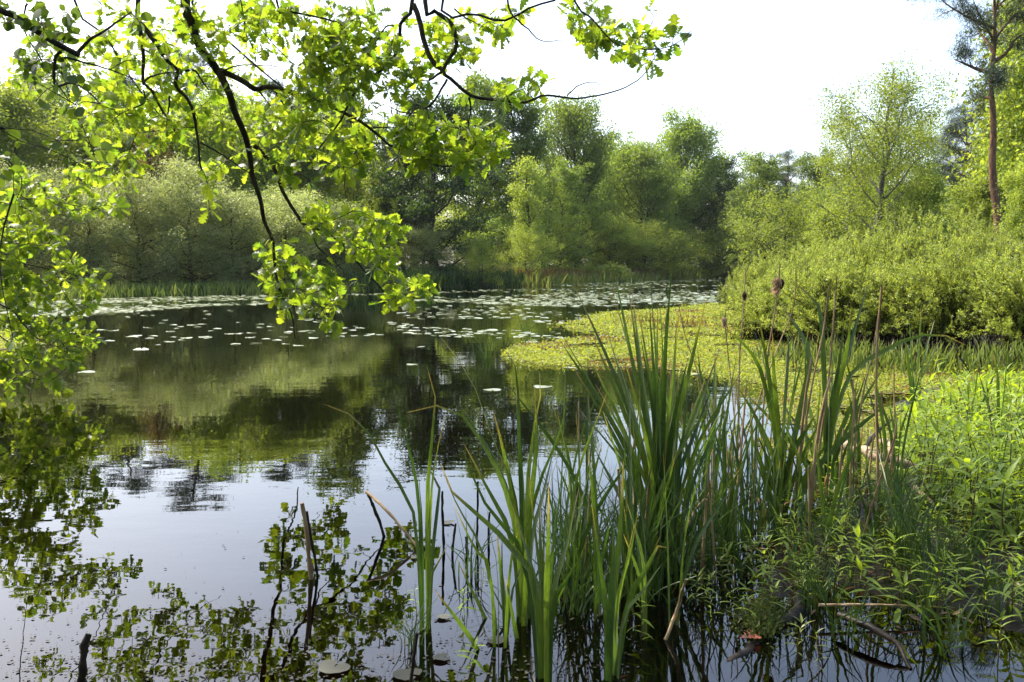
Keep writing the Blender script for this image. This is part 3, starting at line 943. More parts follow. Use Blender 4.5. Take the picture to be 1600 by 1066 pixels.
def mat_stuff(name, poly, n, label):
    a = np.array(poly)
    lo, hi = a.min(0), a.max(0)
    out = []
    while len(out) < n:
        P = rng.uniform(lo, hi, (n * 4, 2))
        wx = P + 0.16 * np.column_stack([wob(P[:, 0], P[:, 1], 3.1), wob(P[:, 1], P[:, 0], 2.7)])
        wx = wx + rng.normal(0, .10, wx.shape) * (1 + 2 * (rng.random((len(wx), 1)) < .15))
        ok = poly_mask(wx[:, 0], wx[:, 1], poly) & (wob(P[:, 0], P[:, 1], 4.0) > -.62 + .4 * rng.random(len(P)))
        # nearer leaves show larger: keep more of them
        ok &= rng.random(len(P)) < np.clip((9.0 / P[:, 1]) ** 1.3, .12, 1)
        out.extend(P[ok].tolist())
    P = np.array(out[:n])
    z = np.maximum(height(P[:, 0], P[:, 1])[0], 0)
    brown = (wob(P[:, 0] + 3, P[:, 1], 2.3) + .4 * rng.normal(size=n)) > 1.0
    gb = MB()
    nb = int(brown.sum())
    leaves(gb, ROUNDQ, np.column_stack([P[brown], z[brown] + rng.uniform(.004, .04, nb)]), rand_dir(nb, .3), rand_dir(nb, 1.0), rng.uniform(.6, 1.3, nb) * .022 * np.clip(P[brown, 1] / 8, .8, 2.0))
    o = link(name + "_faded", gb.mesh(name + "_faded", M["sedge"], False))
    tag(o, "orange brown faded patches in the floating plants " + ("by the shrubs" if n > 20000 else "at the left edge"), "water plants", kind="stuff")
    P, z = P[~brown], z[~brown]
    n_all, n = n, len(P)
    g = MB()
    leaves(g, ROUNDQ, np.column_stack([P, z + rng.uniform(.004, .028, n)]), unit(np.column_stack([rng.normal(0, 1, (n, 2)), rng.normal(.25, .35, n)])), rand_dir(n, 1.6),
           rng.uniform(.7, 1.4, n) * .020 * np.clip(P[:, 1] / 8, .8, 2.0))
    o = link(name, g.mesh(name, M["mat"], False))
    tag(o, label, "water plants", kind="stuff")
    # the mass of stems just under the leaves
    b = MB()
    st = .09
    cx, cyy = np.meshgrid(np.arange(lo[0], hi[0], st), np.arange(lo[1], hi[1], st))
    cx, cyy = cx.ravel(), cyy.ravel()
    wx = cx + .16 * wob(cx, cyy, 3.1), cyy + .16 * wob(cyy, cx, 2.7)
    ok = poly_mask(wx[0], wx[1], poly) & (wob(cx, cyy, 4.0) > -.5)
    cx, cyy = cx[ok], cyy[ok]
    m = len(cx)
    z = np.maximum(height(cx, cyy)[0], 0) + .003 + rng.uniform(0, .004, m)
    ang = rng.uniform(0, 6.28, m)
    leaves(b, (np.array([[math.cos(t) * (1 if k % 2 else .8), math.sin(t) * (1 if k % 2 else .8), 0] for k, t in enumerate(np.linspace(0, 6.28, 8)[:-1])]), np.array([[0, 1, 2, 3, 4, 5, 6]])),
           np.column_stack([cx, cyy, z]), np.column_stack([np.cos(ang), np.sin(ang), 0 * ang]), np.tile([0, 0, 1.0], (m, 1)), rng.uniform(.05, .08, m))
    o = link(name + "_stems", b.mesh(name + "_stems", M["matbase"], False))
    tag(o, "olive stems matted under the floating leaves " + ("by the shrubs" if n > 20000 else "at the left edge"), "water plants", kind="stuff")


mat_stuff("floating_plants", MATPOLY, 105000, "yellow green mat of small water plants in front of the shrubs")
mat_stuff("floating_plants", LEFTMAT, 6000, "yellow green floating plants at the left edge under the oak leaves")
grass_field("mat_sedge", [gp(x, y)[:2] for x, y in ((1010, 500), (1040, 508), (1080, 512), (1130, 510))], 380, .2, M["sedge"],
            "russet sedge standing in the floating mat", "sedge", (.5, .5), .008)

# ------------------------------------------------------------------ lily pads
def pad_mesh(seed, mat):
    r = np.random.default_rng(seed)
    a = np.linspace(.16, 2 * math.pi - .16, 22)
    rad = 1 + .04 * np.sin(3 * a + r.uniform(0, 6)) + r.normal(0, .012, 22)
    ring = np.column_stack([np.cos(a) * rad, np.sin(a) * rad, .03 + .05 * np.sin(2 * a + r.uniform(0, 6)) + .02 * r.normal(size=22)])
    mid = np.column_stack([np.cos(a) * .55, np.sin(a) * .55, np.full(22, .012)])
    g = MB()
    v = np.vstack([[[.06, 0, .0]], mid, ring])
    f3 = np.array([[0, 1 + i, 2 + i] for i in range(21)])
    f4 = np.array([[1 + i, 23 + i, 24 + i, 2 + i] for i in range(21)])
    g.v.append(v.astype(np.float32)); g.t.append(np.zeros(len(v), np.float32)); g.f = {3: [f3], 4: [f4]}; g.n = len(v)
    return g.mesh("lily_pad", mat)


PADS = [pad_mesh(s, M["pad"]) for s in range(5)]
OLD = [pad_mesh(s + 20, M["padold"]) for s in range(2)]
spots = []
near = [(768, 610, .085, "pale lily pad floating alone in the middle of the pond"), (848, 605, .09, "pale lily pad just left of the tall cattail clump"),
        (890, 575, .07, "lily pad at the tip of the floating mat"), (135, 582, .09, "lone lily pad beside the oak leaves on the left"),
        (644, 570, .07, "lone lily pad left of the two pale pads"), (1085, 585, .09, "lily pad behind the tall cattail clump"), (1150, 588, .085, "lily pad by the thin seed stalk")]
for px, py, r, lab in near:
    p = gp(px, py)
    tag(link("lily_pad", random.choice(PADS), None, (p[0], p[1], .004), (0, 0, random.uniform(0, 6)), (r, r, r * .8)), lab, "lily pad", "lily pads on the pond")
for px, py, r, lab in ((522, 1046, .06, "old grey lily pad at the bottom edge, largest of three"), (636, 1056, .055, "old grey lily pad at the bottom beside the dark stubs"),
                       (775, 1003, .04, "small old lily pad at the foot of the middle cattails"), (693, 966, .03, "tiny dull lily pad by the thin cattail"),
                       (700, 818, .04, "dull lily pad behind the dead stubs"), (650, 872, .028, "small pale pad at the foot of the left cattail"),
                       (690, 1030, .035, "curled old pad near the bottom edge")):
    p = gp(px, py)
    r *= .75
    tag(link("lily_pad", random.choice(OLD), None, (p[0], p[1], .006), (R(random.uniform(-5, 5)), R(random.uniform(-5, 5)), random.uniform(0, 6)), (r, r, r)), lab, "lily pad", "old lily pads in the foreground")


def pad_region(poly, n, r, clump):
    a = np.array(poly, float)
    lo, hi = a.min(0), a.max(0)
    k = 0
    while k < n:
        q = rng.uniform(lo, hi, (1, 2))
        if not poly_mask(q[:, 0], q[:, 1], poly)[0]:
            continue
        p = gp(q[0, 0], q[0, 1])
        if wob(np.array([p[0]]), np.array([p[1]]), clump)[0] + .35 * rng.normal() < -.1:
            continue
        if signed_dist(np.array([p[0]]), np.array([p[1]]))[0] > -.15:
            continue
        spots.append((p[0], p[1], r * .74 * rng.uniform(.5, 1.3)))
        k += 1


pad_region([(0, 474), (150, 467), (350, 462), (480, 460), (470, 474), (330, 478), (130, 494), (0, 497)], 1150, .14, .5)
pad_region([(480, 461), (650, 457), (800, 452), (960, 450), (1130, 447), (1120, 476), (960, 481), (820, 478), (640, 470), (500, 468)], 1350, .14, .5)
pad_region([(850, 445), (1000, 440), (1140, 433), (1140, 447), (950, 450)], 380, .17, .4)
pad_region([(600, 476), (820, 480), (920, 492), (900, 506), (760, 510), (640, 498)], 130, .115, .6)
pad_region([(610, 504), (760, 515), (900, 520), (930, 532), (830, 540), (700, 534), (620, 518)], 100, .105, .8)
pad_region([(160, 505), (560, 498), (570, 532), (420, 545), (150, 562)], 62, .11, .7)
pad_region([(60, 487), (480, 478), (520, 500), (100, 510)], 24, .10, .7)
pad_region([(500, 518), (660, 522), (670, 552), (520, 546)], 12, .09, .7)
pad_region([(940, 522), (1020, 522), (1030, 528), (940, 530)], 14, .10, .8)
spots.sort(key=lambda s: s[1] - s[2] * 8)
labs = ((20, "lily pad floating on open dark water among the scattered pads"), (400, "lily pad in the loose band of pads across the middle of the pond"))
for x, y, r in spots[:285]:
    if signed_dist(np.array([x]), np.array([y]))[0] > -.05:
        continue
    lab = "small pale lily pad among those scattered over the left water" if x < -1.5 else "small pale lily pad among those scattered before the floating mat"
    tag(link("lily_pad", random.choice(PADS), None, (x, y, .004), (R(random.gauss(0, 2)), R(random.gauss(0, 2)), random.uniform(0, 6.28)), (r, r, r * .9)), lab, "lily pad",
        "scattered lily pads on the left water" if x < -1.5 else "scattered lily pads before the floating mat")
far = spots[285:]
fa = np.array(far)
g = MB()
k12 = np.array([[math.cos(t), math.sin(t), .05 * math.sin(2 * t)] for t in np.linspace(0, 6.28, 11)[:-1]])
ang = rng.uniform(0, 6.28, len(fa))
leaves(g, (k12, np.arange(10)[None]), np.column_stack([fa[:, :2], np.full(len(fa), .012)]), np.column_stack([np.cos(ang), np.sin(ang), rng.normal(0, .04, len(fa))]),
       np.column_stack([rng.normal(0, .04, (len(fa), 2)), np.ones(len(fa))]), fa[:, 2])
tag(link("lily_pads", g.mesh("lily_pads", M["pad"])), "dense silvery band of lily pads along the far bank", "lily pads", kind="stuff")

# ------------------------------------------------------------------ hanging oak branches (foreground)
def limb3d(pts, d0, d1, extra=None):
    n = len(pts)
    P = [at(p[0], p[1], d0 + (d1 - d0) * i / (n - 1)) for i, p in enumerate(pts)]
    return (list(extra) if extra else []) + P


class Tree3:
    """branches drawn first, twigs then grown to leaf clusters"""
    def __init__(self):
        self.br, self.nodes, self.cl = MB(), [], []

    def branch(self, pts, r0, r1, sides=7):
        c = spline(pts, max(8, int(len(pts) * 4)))
        c = c + np.cumsum(rng.normal(0, .0022, c.shape), axis=0)
        tube(self.br, c, np.linspace(r0, r1, len(c)), sides, True)
        self.nodes.extend(c.tolist())

    def cluster(self, p):
        self.cl.append(p)

    def grow(self, maxd=1.2):
        nd = np.array(self.nodes)
        todo = np.array(self.cl)
        dist = np.min(np.linalg.norm(todo[:, None] - nd[None, ::3], axis=2), axis=1)
        order = np.argsort(dist)
        ends = []
        nodes = [tuple(x) for x in nd]
        arr = np.array(nodes)
        buf = []
        for i in order:
            p = todo[i]
            if buf:
                arr = np.vstack([arr] + buf)
                buf = []
            dd = np.linalg.norm(arr - p, axis=1)
            j = int(np.argmin(dd))
            b = arr[j]
            L_ = dd[j]
            if L_ > maxd:
                continue
            m = b + (p - b) * .5 + rng.normal(0, .10 * L_, 3) + np.array([0, 0, .06 * L_])
            c = spline([b, m, p], 6)
            rr = .0028 + .0032 * min(L_, .8)
            tube(self.br, c, np.linspace(rr, .0014, 6), 4, False)
            buf.append(c[2:])
            ends.append((p, unit(p - m)))
        return ends


def ellipse_clusters(tr, specs, dep, dens=1.0):
    for cx, cyy, rx, ry, n in specs:
        for _ in range(max(1, int(n * dens))):
            while True:
                u, v = rng.uniform(-1, 1, 2)
                if u * u + v * v < 1:
                    break
            px, py = cx + u * rx, cyy + v * ry
            tr.cluster(at(px, py, dep(px, py) + rng.normal(.10, .22)))


def rosettes(mb, ends, size, nmin, nmax, tmpls, up=1.2):
    P, D, Nn, S = [], [], [], []
    for p, d in ends:
        n = rng.integers(nmin, nmax + 1)
        a0 = rng.uniform(0, 6.28)
        s = unit(np.cross(d, [0.1, 0.2, 1]))
        q = np.cross(s, d)
        for k in range(n):
            a = a0 + k * 2.4
            dd = unit(d * rng.uniform(.1, .9) + (s * math.cos(a) + q * math.sin(a)) * rng.uniform(.7, 1.1) + np.array([0, 0, rng.uniform(-.35, .15)]))
            P.append(p - d * rng.uniform(0, .07) + dd * .008)
            D.append(dd)
            nn = rng.normal(0, .75, 3)
            nn[2] += up
            Nn.append(unit(nn))
            S.append(size * rng.uniform(.45, 1.25))
    P, D, Nn, S = map(np.array, (P, D, Nn, S))
    w = rng.integers(0, len(tmpls), len(P))
    for i, t in enumerate(tmpls):
        m = w == i
        leaves(mb, t, P[m], D[m], Nn[m], S[m])


ok = Tree3()
TRUNK = np.array([-4.35, 2.9, 0.0])
HUB = np.array([-3.2, 4.2, 4.1])
tube(ok.br, spline([TRUNK + [0, 0, -.1], TRUNK + [.05, .05, 1.5], TRUNK + [.25, .3, 3.0], HUB + [-.2, -.3, .6], HUB + [.2, .4, 2.4]], 18), np.linspace(.24, .08, 18), 12)
ok.branch([TRUNK + [.2, .25, 2.8], HUB + [.6, .5, .3], np.array([-1.6, 5.7, 4.2]), np.array([-.2, 6.0, 4.4]), np.array([1.0, 6.1, 4.3]), np.array([1.9, 5.9, 4.3])], .075, .03, 9)
ok.branch([TRUNK + [.2, .25, 3.2], HUB + [.2, 1.2, .9], np.array([-2.6, 7.0, 4.9]), np.array([-1.2, 8.6, 5.0])], .065, .02, 9)
ok.branch([HUB + [.6, .5, .3], np.array([-.8, 4.4, 4.3]), np.array([.8, 4.2, 4.5]), np.array([2.0, 4.3, 4.4])], .05, .015, 8)
m1, m2, m3, m4 = np.array([-1.9, 5.5, 4.15]), np.array([-.5, 5.95, 4.38]), np.array([.35, 6.05, 4.38]), np.array([-2.5, 6.6, 4.8])
B_ = ok.branch
B_(limb3d([(292, 0), (302, 34), (318, 76), (347, 113), (364, 148), (375, 179), (388, 206), (397, 241), (400, 272), (412, 309), (418, 344), (430, 374), (435, 422), (443, 456), (461, 491), (466, 528)],
          6.1, 6.9, [m1, (m1 + at(292, 0, 6.1)) / 2 + [0, .1, .1]]), .048, .004, 8)
B_(limb3d([(398, 228), (419, 248), (435, 272), (440, 296), (457, 327), (474, 351), (502, 361), (526, 375), (545, 394), (565, 418), (586, 439), (603, 456), (625, 472)], 6.55, 6.8), .017, .003)
B_(limb3d([(481, 353), (495, 384), (516, 405), (540, 425)], 6.65, 6.75), .007, .002, 5)
B_(limb3d([(345, 111), (378, 127), (402, 141), (426, 138), (498, 158), (538, 176), (575, 195), (605, 218), (613, 225), (650, 240), (680, 255), (725, 263)], 6.3, 6.2), .022, .003)
B_(limb3d([(426, 138), (443, 162), (454, 186)], 6.3, 6.3), .009, .002, 5)
B_(limb3d([(402, 141), (419, 165)], 6.3, 6.4), .008, .003, 5)
B_(limb3d([(583, 199), (615, 202), (650, 206)], 6.2, 6.2), .006, .002, 5)
B_(limb3d([(211, 0), (213, 34), (220, 86), (220, 131), (237, 148), (247, 172), (261, 189), (270, 210)], 5.9, 6.2, [m4, (m4 + at(211, 0, 5.9)) / 2 + [.1, 0, .1]]), .038, .006)
B_(limb3d([(215, 30), (241, 62), (254, 86), (278, 107), (303, 108), (316, 124), (327, 138)], 5.9, 6.1), .02, .004)
B_(limb3d([(280, 108), (275, 134), (296, 155), (306, 182), (313, 223), (315, 258), (325, 285), (327, 330)], 6.0, 6.3), .014, .002)
B_(limb3d([(314, 224), (340, 238), (380, 262), (415, 285)], 6.2, 6.4), .007, .002, 5)
B_(limb3d([(222, 132), (230, 122), (250, 118), (278, 116)], 6.0, 6.0), .008, .003, 5)
B_(limb3d([(265, 150), (262, 175), (258, 200)], 6.1, 6.15), .007, .003, 5)
B_(limb3d([(224, 140), (224, 160), (190, 178), (168, 198)], 6.05, 6.1), .006, .002, 5)
B_(limb3d([(646, 7), (628, 34), (624, 75), (609, 103), (575, 128), (553, 154), (534, 191), (515, 214), (500, 233)], 5.9, 6.2, [m2, (m2 + at(646, 7, 5.9)) / 2 + [-.05, 0, 0]]), .024, .005)
B_(limb3d([(646, 7), (658, 38), (665, 71), (680, 98), (695, 113)], 5.9, 5.8), .018, .015)
B_(limb3d([(665, 0), (680, 15), (706, 34), (714, 56), (714, 75), (697, 101), (694, 112), (703, 120), (725, 139), (744, 152), (770, 156), (800, 159), (823, 161), (853, 150), (898, 154), (943, 148), (980, 135), (1007, 116), (1022, 90)],
          5.7, 5.7, [m2 + [.1, 0, 0], (m2 + at(665, 0, 5.7)) / 2 + [.1, .05, .1]]), .026, .0025)
B_(limb3d([(886, 150), (905, 135), (928, 130), (943, 137)], 5.7, 5.7), .005, .002, 5)
B_(limb3d([(733, 152), (736, 169), (733, 199)], 5.7, 5.75), .008, .003, 5)
B_(limb3d([(796, 160), (804, 188), (815, 199)], 5.7, 5.75), .006, .002, 5)
B_(limb3d([(699, 124), (676, 158), (650, 176), (624, 173), (609, 165)], 5.8, 5.9), .009, .003, 5)
B_(limb3d([(694, 110), (680, 120), (668, 127)], 5.8, 5.8), .010, .007, 5)
B_(limb3d([(625, 40), (600, 45), (585, 70)], 5.9, 6.0), .008, .003, 5)
B_(limb3d([(896, 0), (913, 23), (935, 49), (954, 68), (973, 77), (1025, 79), (1055, 68), (1074, 49)], 5.4, 5.3, [m3 + [.3, 0, 0], (m3 + at(896, 0, 5.4)) / 2 + [.1, .05, .1]]), .015, .002)
B_(limb3d([(688, 0), (714, 13), (748, 17), (778, 26), (808, 15), (826, 4), (864, -6)], 5.5, 5.4, [m2 + [.3, 0, 0]]), .014, .006)
B_(limb3d([(793, 0), (796, 23), (819, 45), (841, 64), (879, 62)], 5.4, 5.4), .007, .002, 5)
B_(limb3d([(710, 13), (733, 28), (759, 39)], 5.5, 5.5), .006, .002, 5)
B_(limb3d([(430, 0), (464, 15), (498, 24), (522, 31), (536, 38)], 6.0, 6.0, [m1 + [.6, .1, .05], (m1 + at(430, 0, 6.0)) / 2 + [.4, .1, .1]]), .015, .006)
B_(limb3d([(378, 0), (402, 34), (419, 55), (450, 86)], 6.0, 6.1, [m1 + [.3, 0, 0]]), .009, .003)
B_(limb3d([(347, 113), (372, 102), (410, 103), (445, 107)], 6.2, 6.2), .006, .002, 5)


B_([TRUNK + [.2, .1, 3.0], np.array([-2.6, 1.6, 4.0]), np.array([-.4, 1.0, 4.3]), np.array([2.2, 1.6, 4.2]), np.array([3.6, 2.4, 4.1])], .06, .015, 8)
B_([TRUNK + [.2, .1, 3.4], np.array([-2.4, -.4, 4.4]), np.array([.2, -1.6, 4.6]), np.array([2.6, -1.4, 4.4])], .05, .015, 8)


def dep_main(px, py):
    return 6.0 + .5 * min(max((py - 150) / 300, 0), 1) + (.25 if px < 450 else 0) - .5 * min(max((px - 620) / 400, 0), 1)


ellipse_clusters(ok, [
    (470, 45, 80, 50, 34), (560, 60, 75, 60, 44), (520, 115, 70, 45, 30), (600, 110, 55, 45, 20), (400, 30, 60, 35, 18), (320, 25, 60, 35, 16),
    (260, 55, 60, 45, 16), (180, 40, 60, 40, 16), (200, 125, 60, 45, 20), (150, 160, 45, 40, 14), (250, 175, 60, 40, 18), (310, 150, 45, 45, 14), (360, 60, 45, 40, 11),
    (460, 160, 60, 40, 18), (430, 215, 55, 40, 20), (500, 215, 45, 30, 14), (545, 235, 38, 45, 22), (480, 265, 55, 30, 12), (410, 250, 40, 40, 8),
    (700, 215, 95, 35, 44), (745, 235, 45, 30, 18), (660, 240, 50, 30, 14), (600, 180, 45, 30, 8), (640, 195, 40, 25, 8),
    (330, 275, 18, 32, 8), (327, 322, 10, 10, 3), (195, 200, 40, 30, 8), (185, 245, 40, 40, 8), (160, 290, 35, 40, 7),
    (545, 350, 65, 25, 18), (600, 375, 35, 40, 20), (505, 345, 30, 25, 8), (560, 395, 50, 25, 8),
    (430, 400, 30, 30, 11), (455, 430, 50, 25, 14), (490, 470, 45, 25, 15), (512, 492, 24, 20, 8), (440, 460, 30, 25, 6), (545, 430, 40, 20, 6), (645, 455, 32, 18, 12), (615, 470, 22, 20, 6), (600, 440, 30, 20, 6),
    (700, 70, 45, 45, 14), (690, 40, 50, 35, 8), (745, 80, 30, 20, 4), (660, 110, 40, 35, 8), (735, 140, 18, 10, 3), (815, 135, 28, 16, 7), (785, 140, 20, 12, 3), (770, 45, 22, 18, 8), (810, 20, 25, 15, 4),
    (905, 38, 26, 20, 7), (945, 50, 30, 25, 11), (985, 60, 35, 20, 9), (1000, 95, 22, 18, 6), (935, 75, 25, 12, 4), (1060, 55, 16, 10, 3), (905, 5, 40, 8, 3), (1020, 65, 20, 10, 3), (975, 10, 40, 6, 2)], dep_main, .95)
# a deeper bough behind, its leaves look smaller
B_(limb3d([(120, 0), (170, 60), (205, 118), (262, 190), (330, 242)], 8.7, 9.0, [np.array([-2.6, 7.0, 4.9]), np.array([-3.4, 8.2, 4.4])]), .025, .003, 6)
B_(limb3d([(300, 0), (372, 80), (430, 130), (520, 196), (590, 235)], 8.7, 9.2, [np.array([-1.9, 7.8, 4.95]), np.array([-2.4, 8.4, 4.4])]), .022, .003, 6)
B_(limb3d([(40, 10), (60, 90), (100, 150), (140, 230), (150, 290)], 8.9, 9.1, [np.array([-3.4, 8.2, 4.4])]), .018, .002, 6)
ellipse_clusters(ok, [(180, 110, 70, 60, 26), (255, 165, 75, 55, 34), (200, 215, 60, 40, 16), (320, 215, 50, 40, 14), (110, 60, 70, 45, 20), (300, 80, 70, 60, 22), (400, 120, 70, 50, 24), (470, 190, 70, 40, 22),
                      (540, 215, 60, 35, 16), (130, 190, 40, 40, 10), (150, 270, 40, 30, 9), (380, 190, 50, 40, 14), (60, 110, 50, 40, 10)], lambda px, py: 9.0)
# the canopy overhead, above the frame
for q_ in range(430):
    x, y = (rng.uniform(-4.0, -.2), rng.uniform(4.0, 6.0)) if q_ < 190 else (rng.uniform(-2.2, .9), rng.uniform(4.9, 6.3))
    z = rng.uniform(3.6, 4.9)
    if (z - CAMH) / y < .30:
        continue
    ok.cluster(np.array([x, y, z]))
for _ in range(330):
    ok.cluster(np.array([rng.uniform(-3.4, 4.2), rng.uniform(-2.6, 3.6), rng.uniform(3.3, 5.0)]))
ends = ok.grow(1.5)
lf = MB()
rosettes(lf, ends, .093, 5, 9, [OAKLEAF, OAKLEAF2, OAKLEAF3])
oak_t = thing("oak_tree", "oak with dark branches and lobed sunlit leaves hanging into the upper picture", "tree", tuple(TRUNK))
inv = tuple(-TRUNK)
link("trunk", ok.br.mesh("trunk", M["bark"]), oak_t, inv)
link("foliage", lf.mesh("foliage", M["oak"]), oak_t, inv)

# low oak branches at the left edge
ol = Tree3()
T2 = np.array([-7.0, 8.3, 0.0])
tube(ol.br, spline([T2 + [0, 0, -.1], T2 + [.1, 0, 1.5], T2 + [0, .1, 3.2], T2 + [.2, .2, 5.0]], 14), np.linspace(.15, .05, 14), 10)
ol.branch(limb3d([(-60, 455), (0, 475), (21, 487), (34, 504), (55, 525), (72, 535), (110, 545)], 8.1, 7.8, [T2 + [0, 0, 1.6], at(-160, 420, 8.2)]), .022, .003)
ol.branch(limb3d([(-60, 490), (0, 521), (27, 545), (41, 563), (55, 583), (48, 616)], 8.0, 7.8, [T2 + [0, 0, 1.2], at(-160, 450, 8.1)]), .02, .002)
ol.branch(limb3d([(-60, 330), (17, 313), (62, 311), (110, 320), (165, 332)], 8.1, 7.8, [T2 + [0, 0, 2.3], at(-160, 350, 8.2)]), .018, .002)
ol.branch(limb3d([(-50, 400), (10, 405), (60, 415), (110, 425), (150, 450)], 8.1, 7.8, [T2 + [0, 0, 2.0], at(-160, 390, 8.2)]), .018, .002)
ol.branch(limb3d([(-60, 560), (0, 555), (30, 580), (80, 590), (120, 560)], 8.0, 7.7, [T2 + [0, 0, 1.0], at(-160, 520, 8.1)]), .012, .002)
ellipse_clusters(ol, [(40, 300, 55, 35, 22), (100, 318, 40, 14, 8), (160, 325, 30, 14, 6), (30, 365, 45, 40, 24), (70, 380, 30, 20, 6), (20, 430, 35, 40, 20), (60, 450, 35, 20, 10), (105, 420, 25, 18, 9), (145, 445, 14, 22, 7), (115, 478, 25, 10, 5),
                      (35, 500, 40, 30, 16), (90, 512, 40, 15, 10), (130, 530, 22, 14, 6), (70, 555, 50, 20, 14), (115, 560, 20, 16, 5), (25, 575, 30, 30, 10), (75, 600, 40, 25, 7), (-60, 400, 60, 110, 60), (-60, 560, 50, 60, 20)],
                 lambda px, py: 7.9, 1.5)
ends = ol.grow(1.5)
lf = MB()
rosettes(lf, ends, .093, 5, 9, [OAKLEAF, OAKLEAF2, OAKLEAF3])
o2 = thing("oak_tree", "low oak boughs with yellow green leaves overhanging the water at the left edge", "tree", tuple(T2))
link("trunk", ol.br.mesh("trunk", M["bark"]), o2, tuple(-T2))
link("foliage", lf.mesh("foliage", M["oak"]), o2, tuple(-T2))

# alder with small round leaves, upper left corner
al = Tree3()
T3 = np.array([-5.3, 4.6, 0.0])
tube(al.br, spline([T3 + [0, 0, -.1], T3 + [.05, 0, 1.4], T3 + [.1, .1, 3.0], T3 + [.3, .1, 4.6]], 14), np.linspace(.12, .04, 14), 10)
al.branch(limb3d([(-120, -30), (0, 21), (41, 41), (79, 69), (107, 82), (127, 93)], 4.6, 4.7, [T3 + [.1, .1, 2.6]]), .03, .014)
al.branch(limb3d([(118, 86), (144, 62), (179, 41), (206, 24)], 4.7, 4.7), .010, .004)
al.branch(limb3d([(95, 80), (88, 92), (89, 134), (113, 131), (138, 141), (158, 162)], 4.7, 4.7), .009, .003)
al.branch(limb3d([(-80, 205), (0, 203), (48, 203), (86, 220), (138, 220)], 4.6, 4.7, [T3 + [.1, .1, 1.9]]), .009, .002)
al.branch(limb3d([(-80, 200), (0, 210), (20, 223), (50, 230), (90, 245), (135, 268)], 4.6, 4.7, [T3 + [.1, .1, 1.85]]), .008, .002)
al.branch(limb3d([(100, 90), (150, 102), (195, 118), (225, 130)], 4.7, 4.8), .006, .002)
al.branch(limb3d([(-60, 300), (0, 250), (30, 280), (20, 300)], 4.6, 4.7, [T3 + [.1, .1, 1.7]]), .007, .002)
ellipse_clusters(al, [(25, 20, 40, 25, 22), (70, 35, 45, 30, 22), (40, 85, 45, 25, 14), (80, 55, 30, 20, 8), (45, 120, 25, 15, 7), (60, 145, 30, 14, 7), (110, 110, 25, 15, 4), (105, 175, 14, 12, 4), (60, 220, 35, 14, 7), (120, 235, 25, 15, 6),
                      (20, 270, 25, 20, 6), (20, 330, 18, 10, 1), (150, 235, 20, 12, 2), (210, 100, 30, 20, 4), (230, 30, 20, 25, 4), (15, 545, 18, 20, 3), (-60, 60, 60, 60, 26), (135, 140, 20, 15, 3)],
                 lambda px, py: 4.65, .55)
ends = al.grow(1.2)
lf = MB()
rosettes(lf, ends, .058, 3, 6, [ALDERLEAF], .7)
o3 = thing("alder_tree", "alder with small round dark leaves in the upper left corner", "tree", tuple(T3))
link("trunk", al.br.mesh("trunk", M["bark"]), o3, tuple(-T3))
link("foliage", lf.mesh("foliage", M["alder"]), o3, tuple(-T3))

# ------------------------------------------------------------------ cattails
def blade(mb, pts, w, flat=None, n=14):
    c = spline(pts, n)
    t = unit(np.gradient(c, axis=0))
    phi = rng.uniform(-1.1, 1.1) if flat is None else flat
    tw = np.linspace(0, rng.uniform(-.9, .9), n)
    nrm = np.column_stack([np.sin(phi + tw), -np.cos(phi + tw), np.full(n, .15)])
    s = unit(np.cross(t, nrm))
    nn = np.cross(s, t)
    u = np.linspace(0, 1, n)
    ww = w * np.minimum(1, (1 - u) * 3.2 + .02) ** .8 * (.72 + .28 * np.minimum(1, u * 4))
    l, r = c - s * ww[:, None] / 2 + nn * ww[:, None] * .14, c + s * ww[:, None] / 2 + nn * ww[:, None] * .14
    v = np.stack([l, c, r], 1).reshape(-1, 3)
    i = np.arange(n - 1)[:, None] * 3
    f = np.concatenate([np.stack([i, i + 1, i + 4, i + 3], -1), np.stack([i + 1, i + 2, i + 5, i + 4], -1)], 1).reshape(-1, 4)
    mb.add(v, f, np.repeat(u, 3))


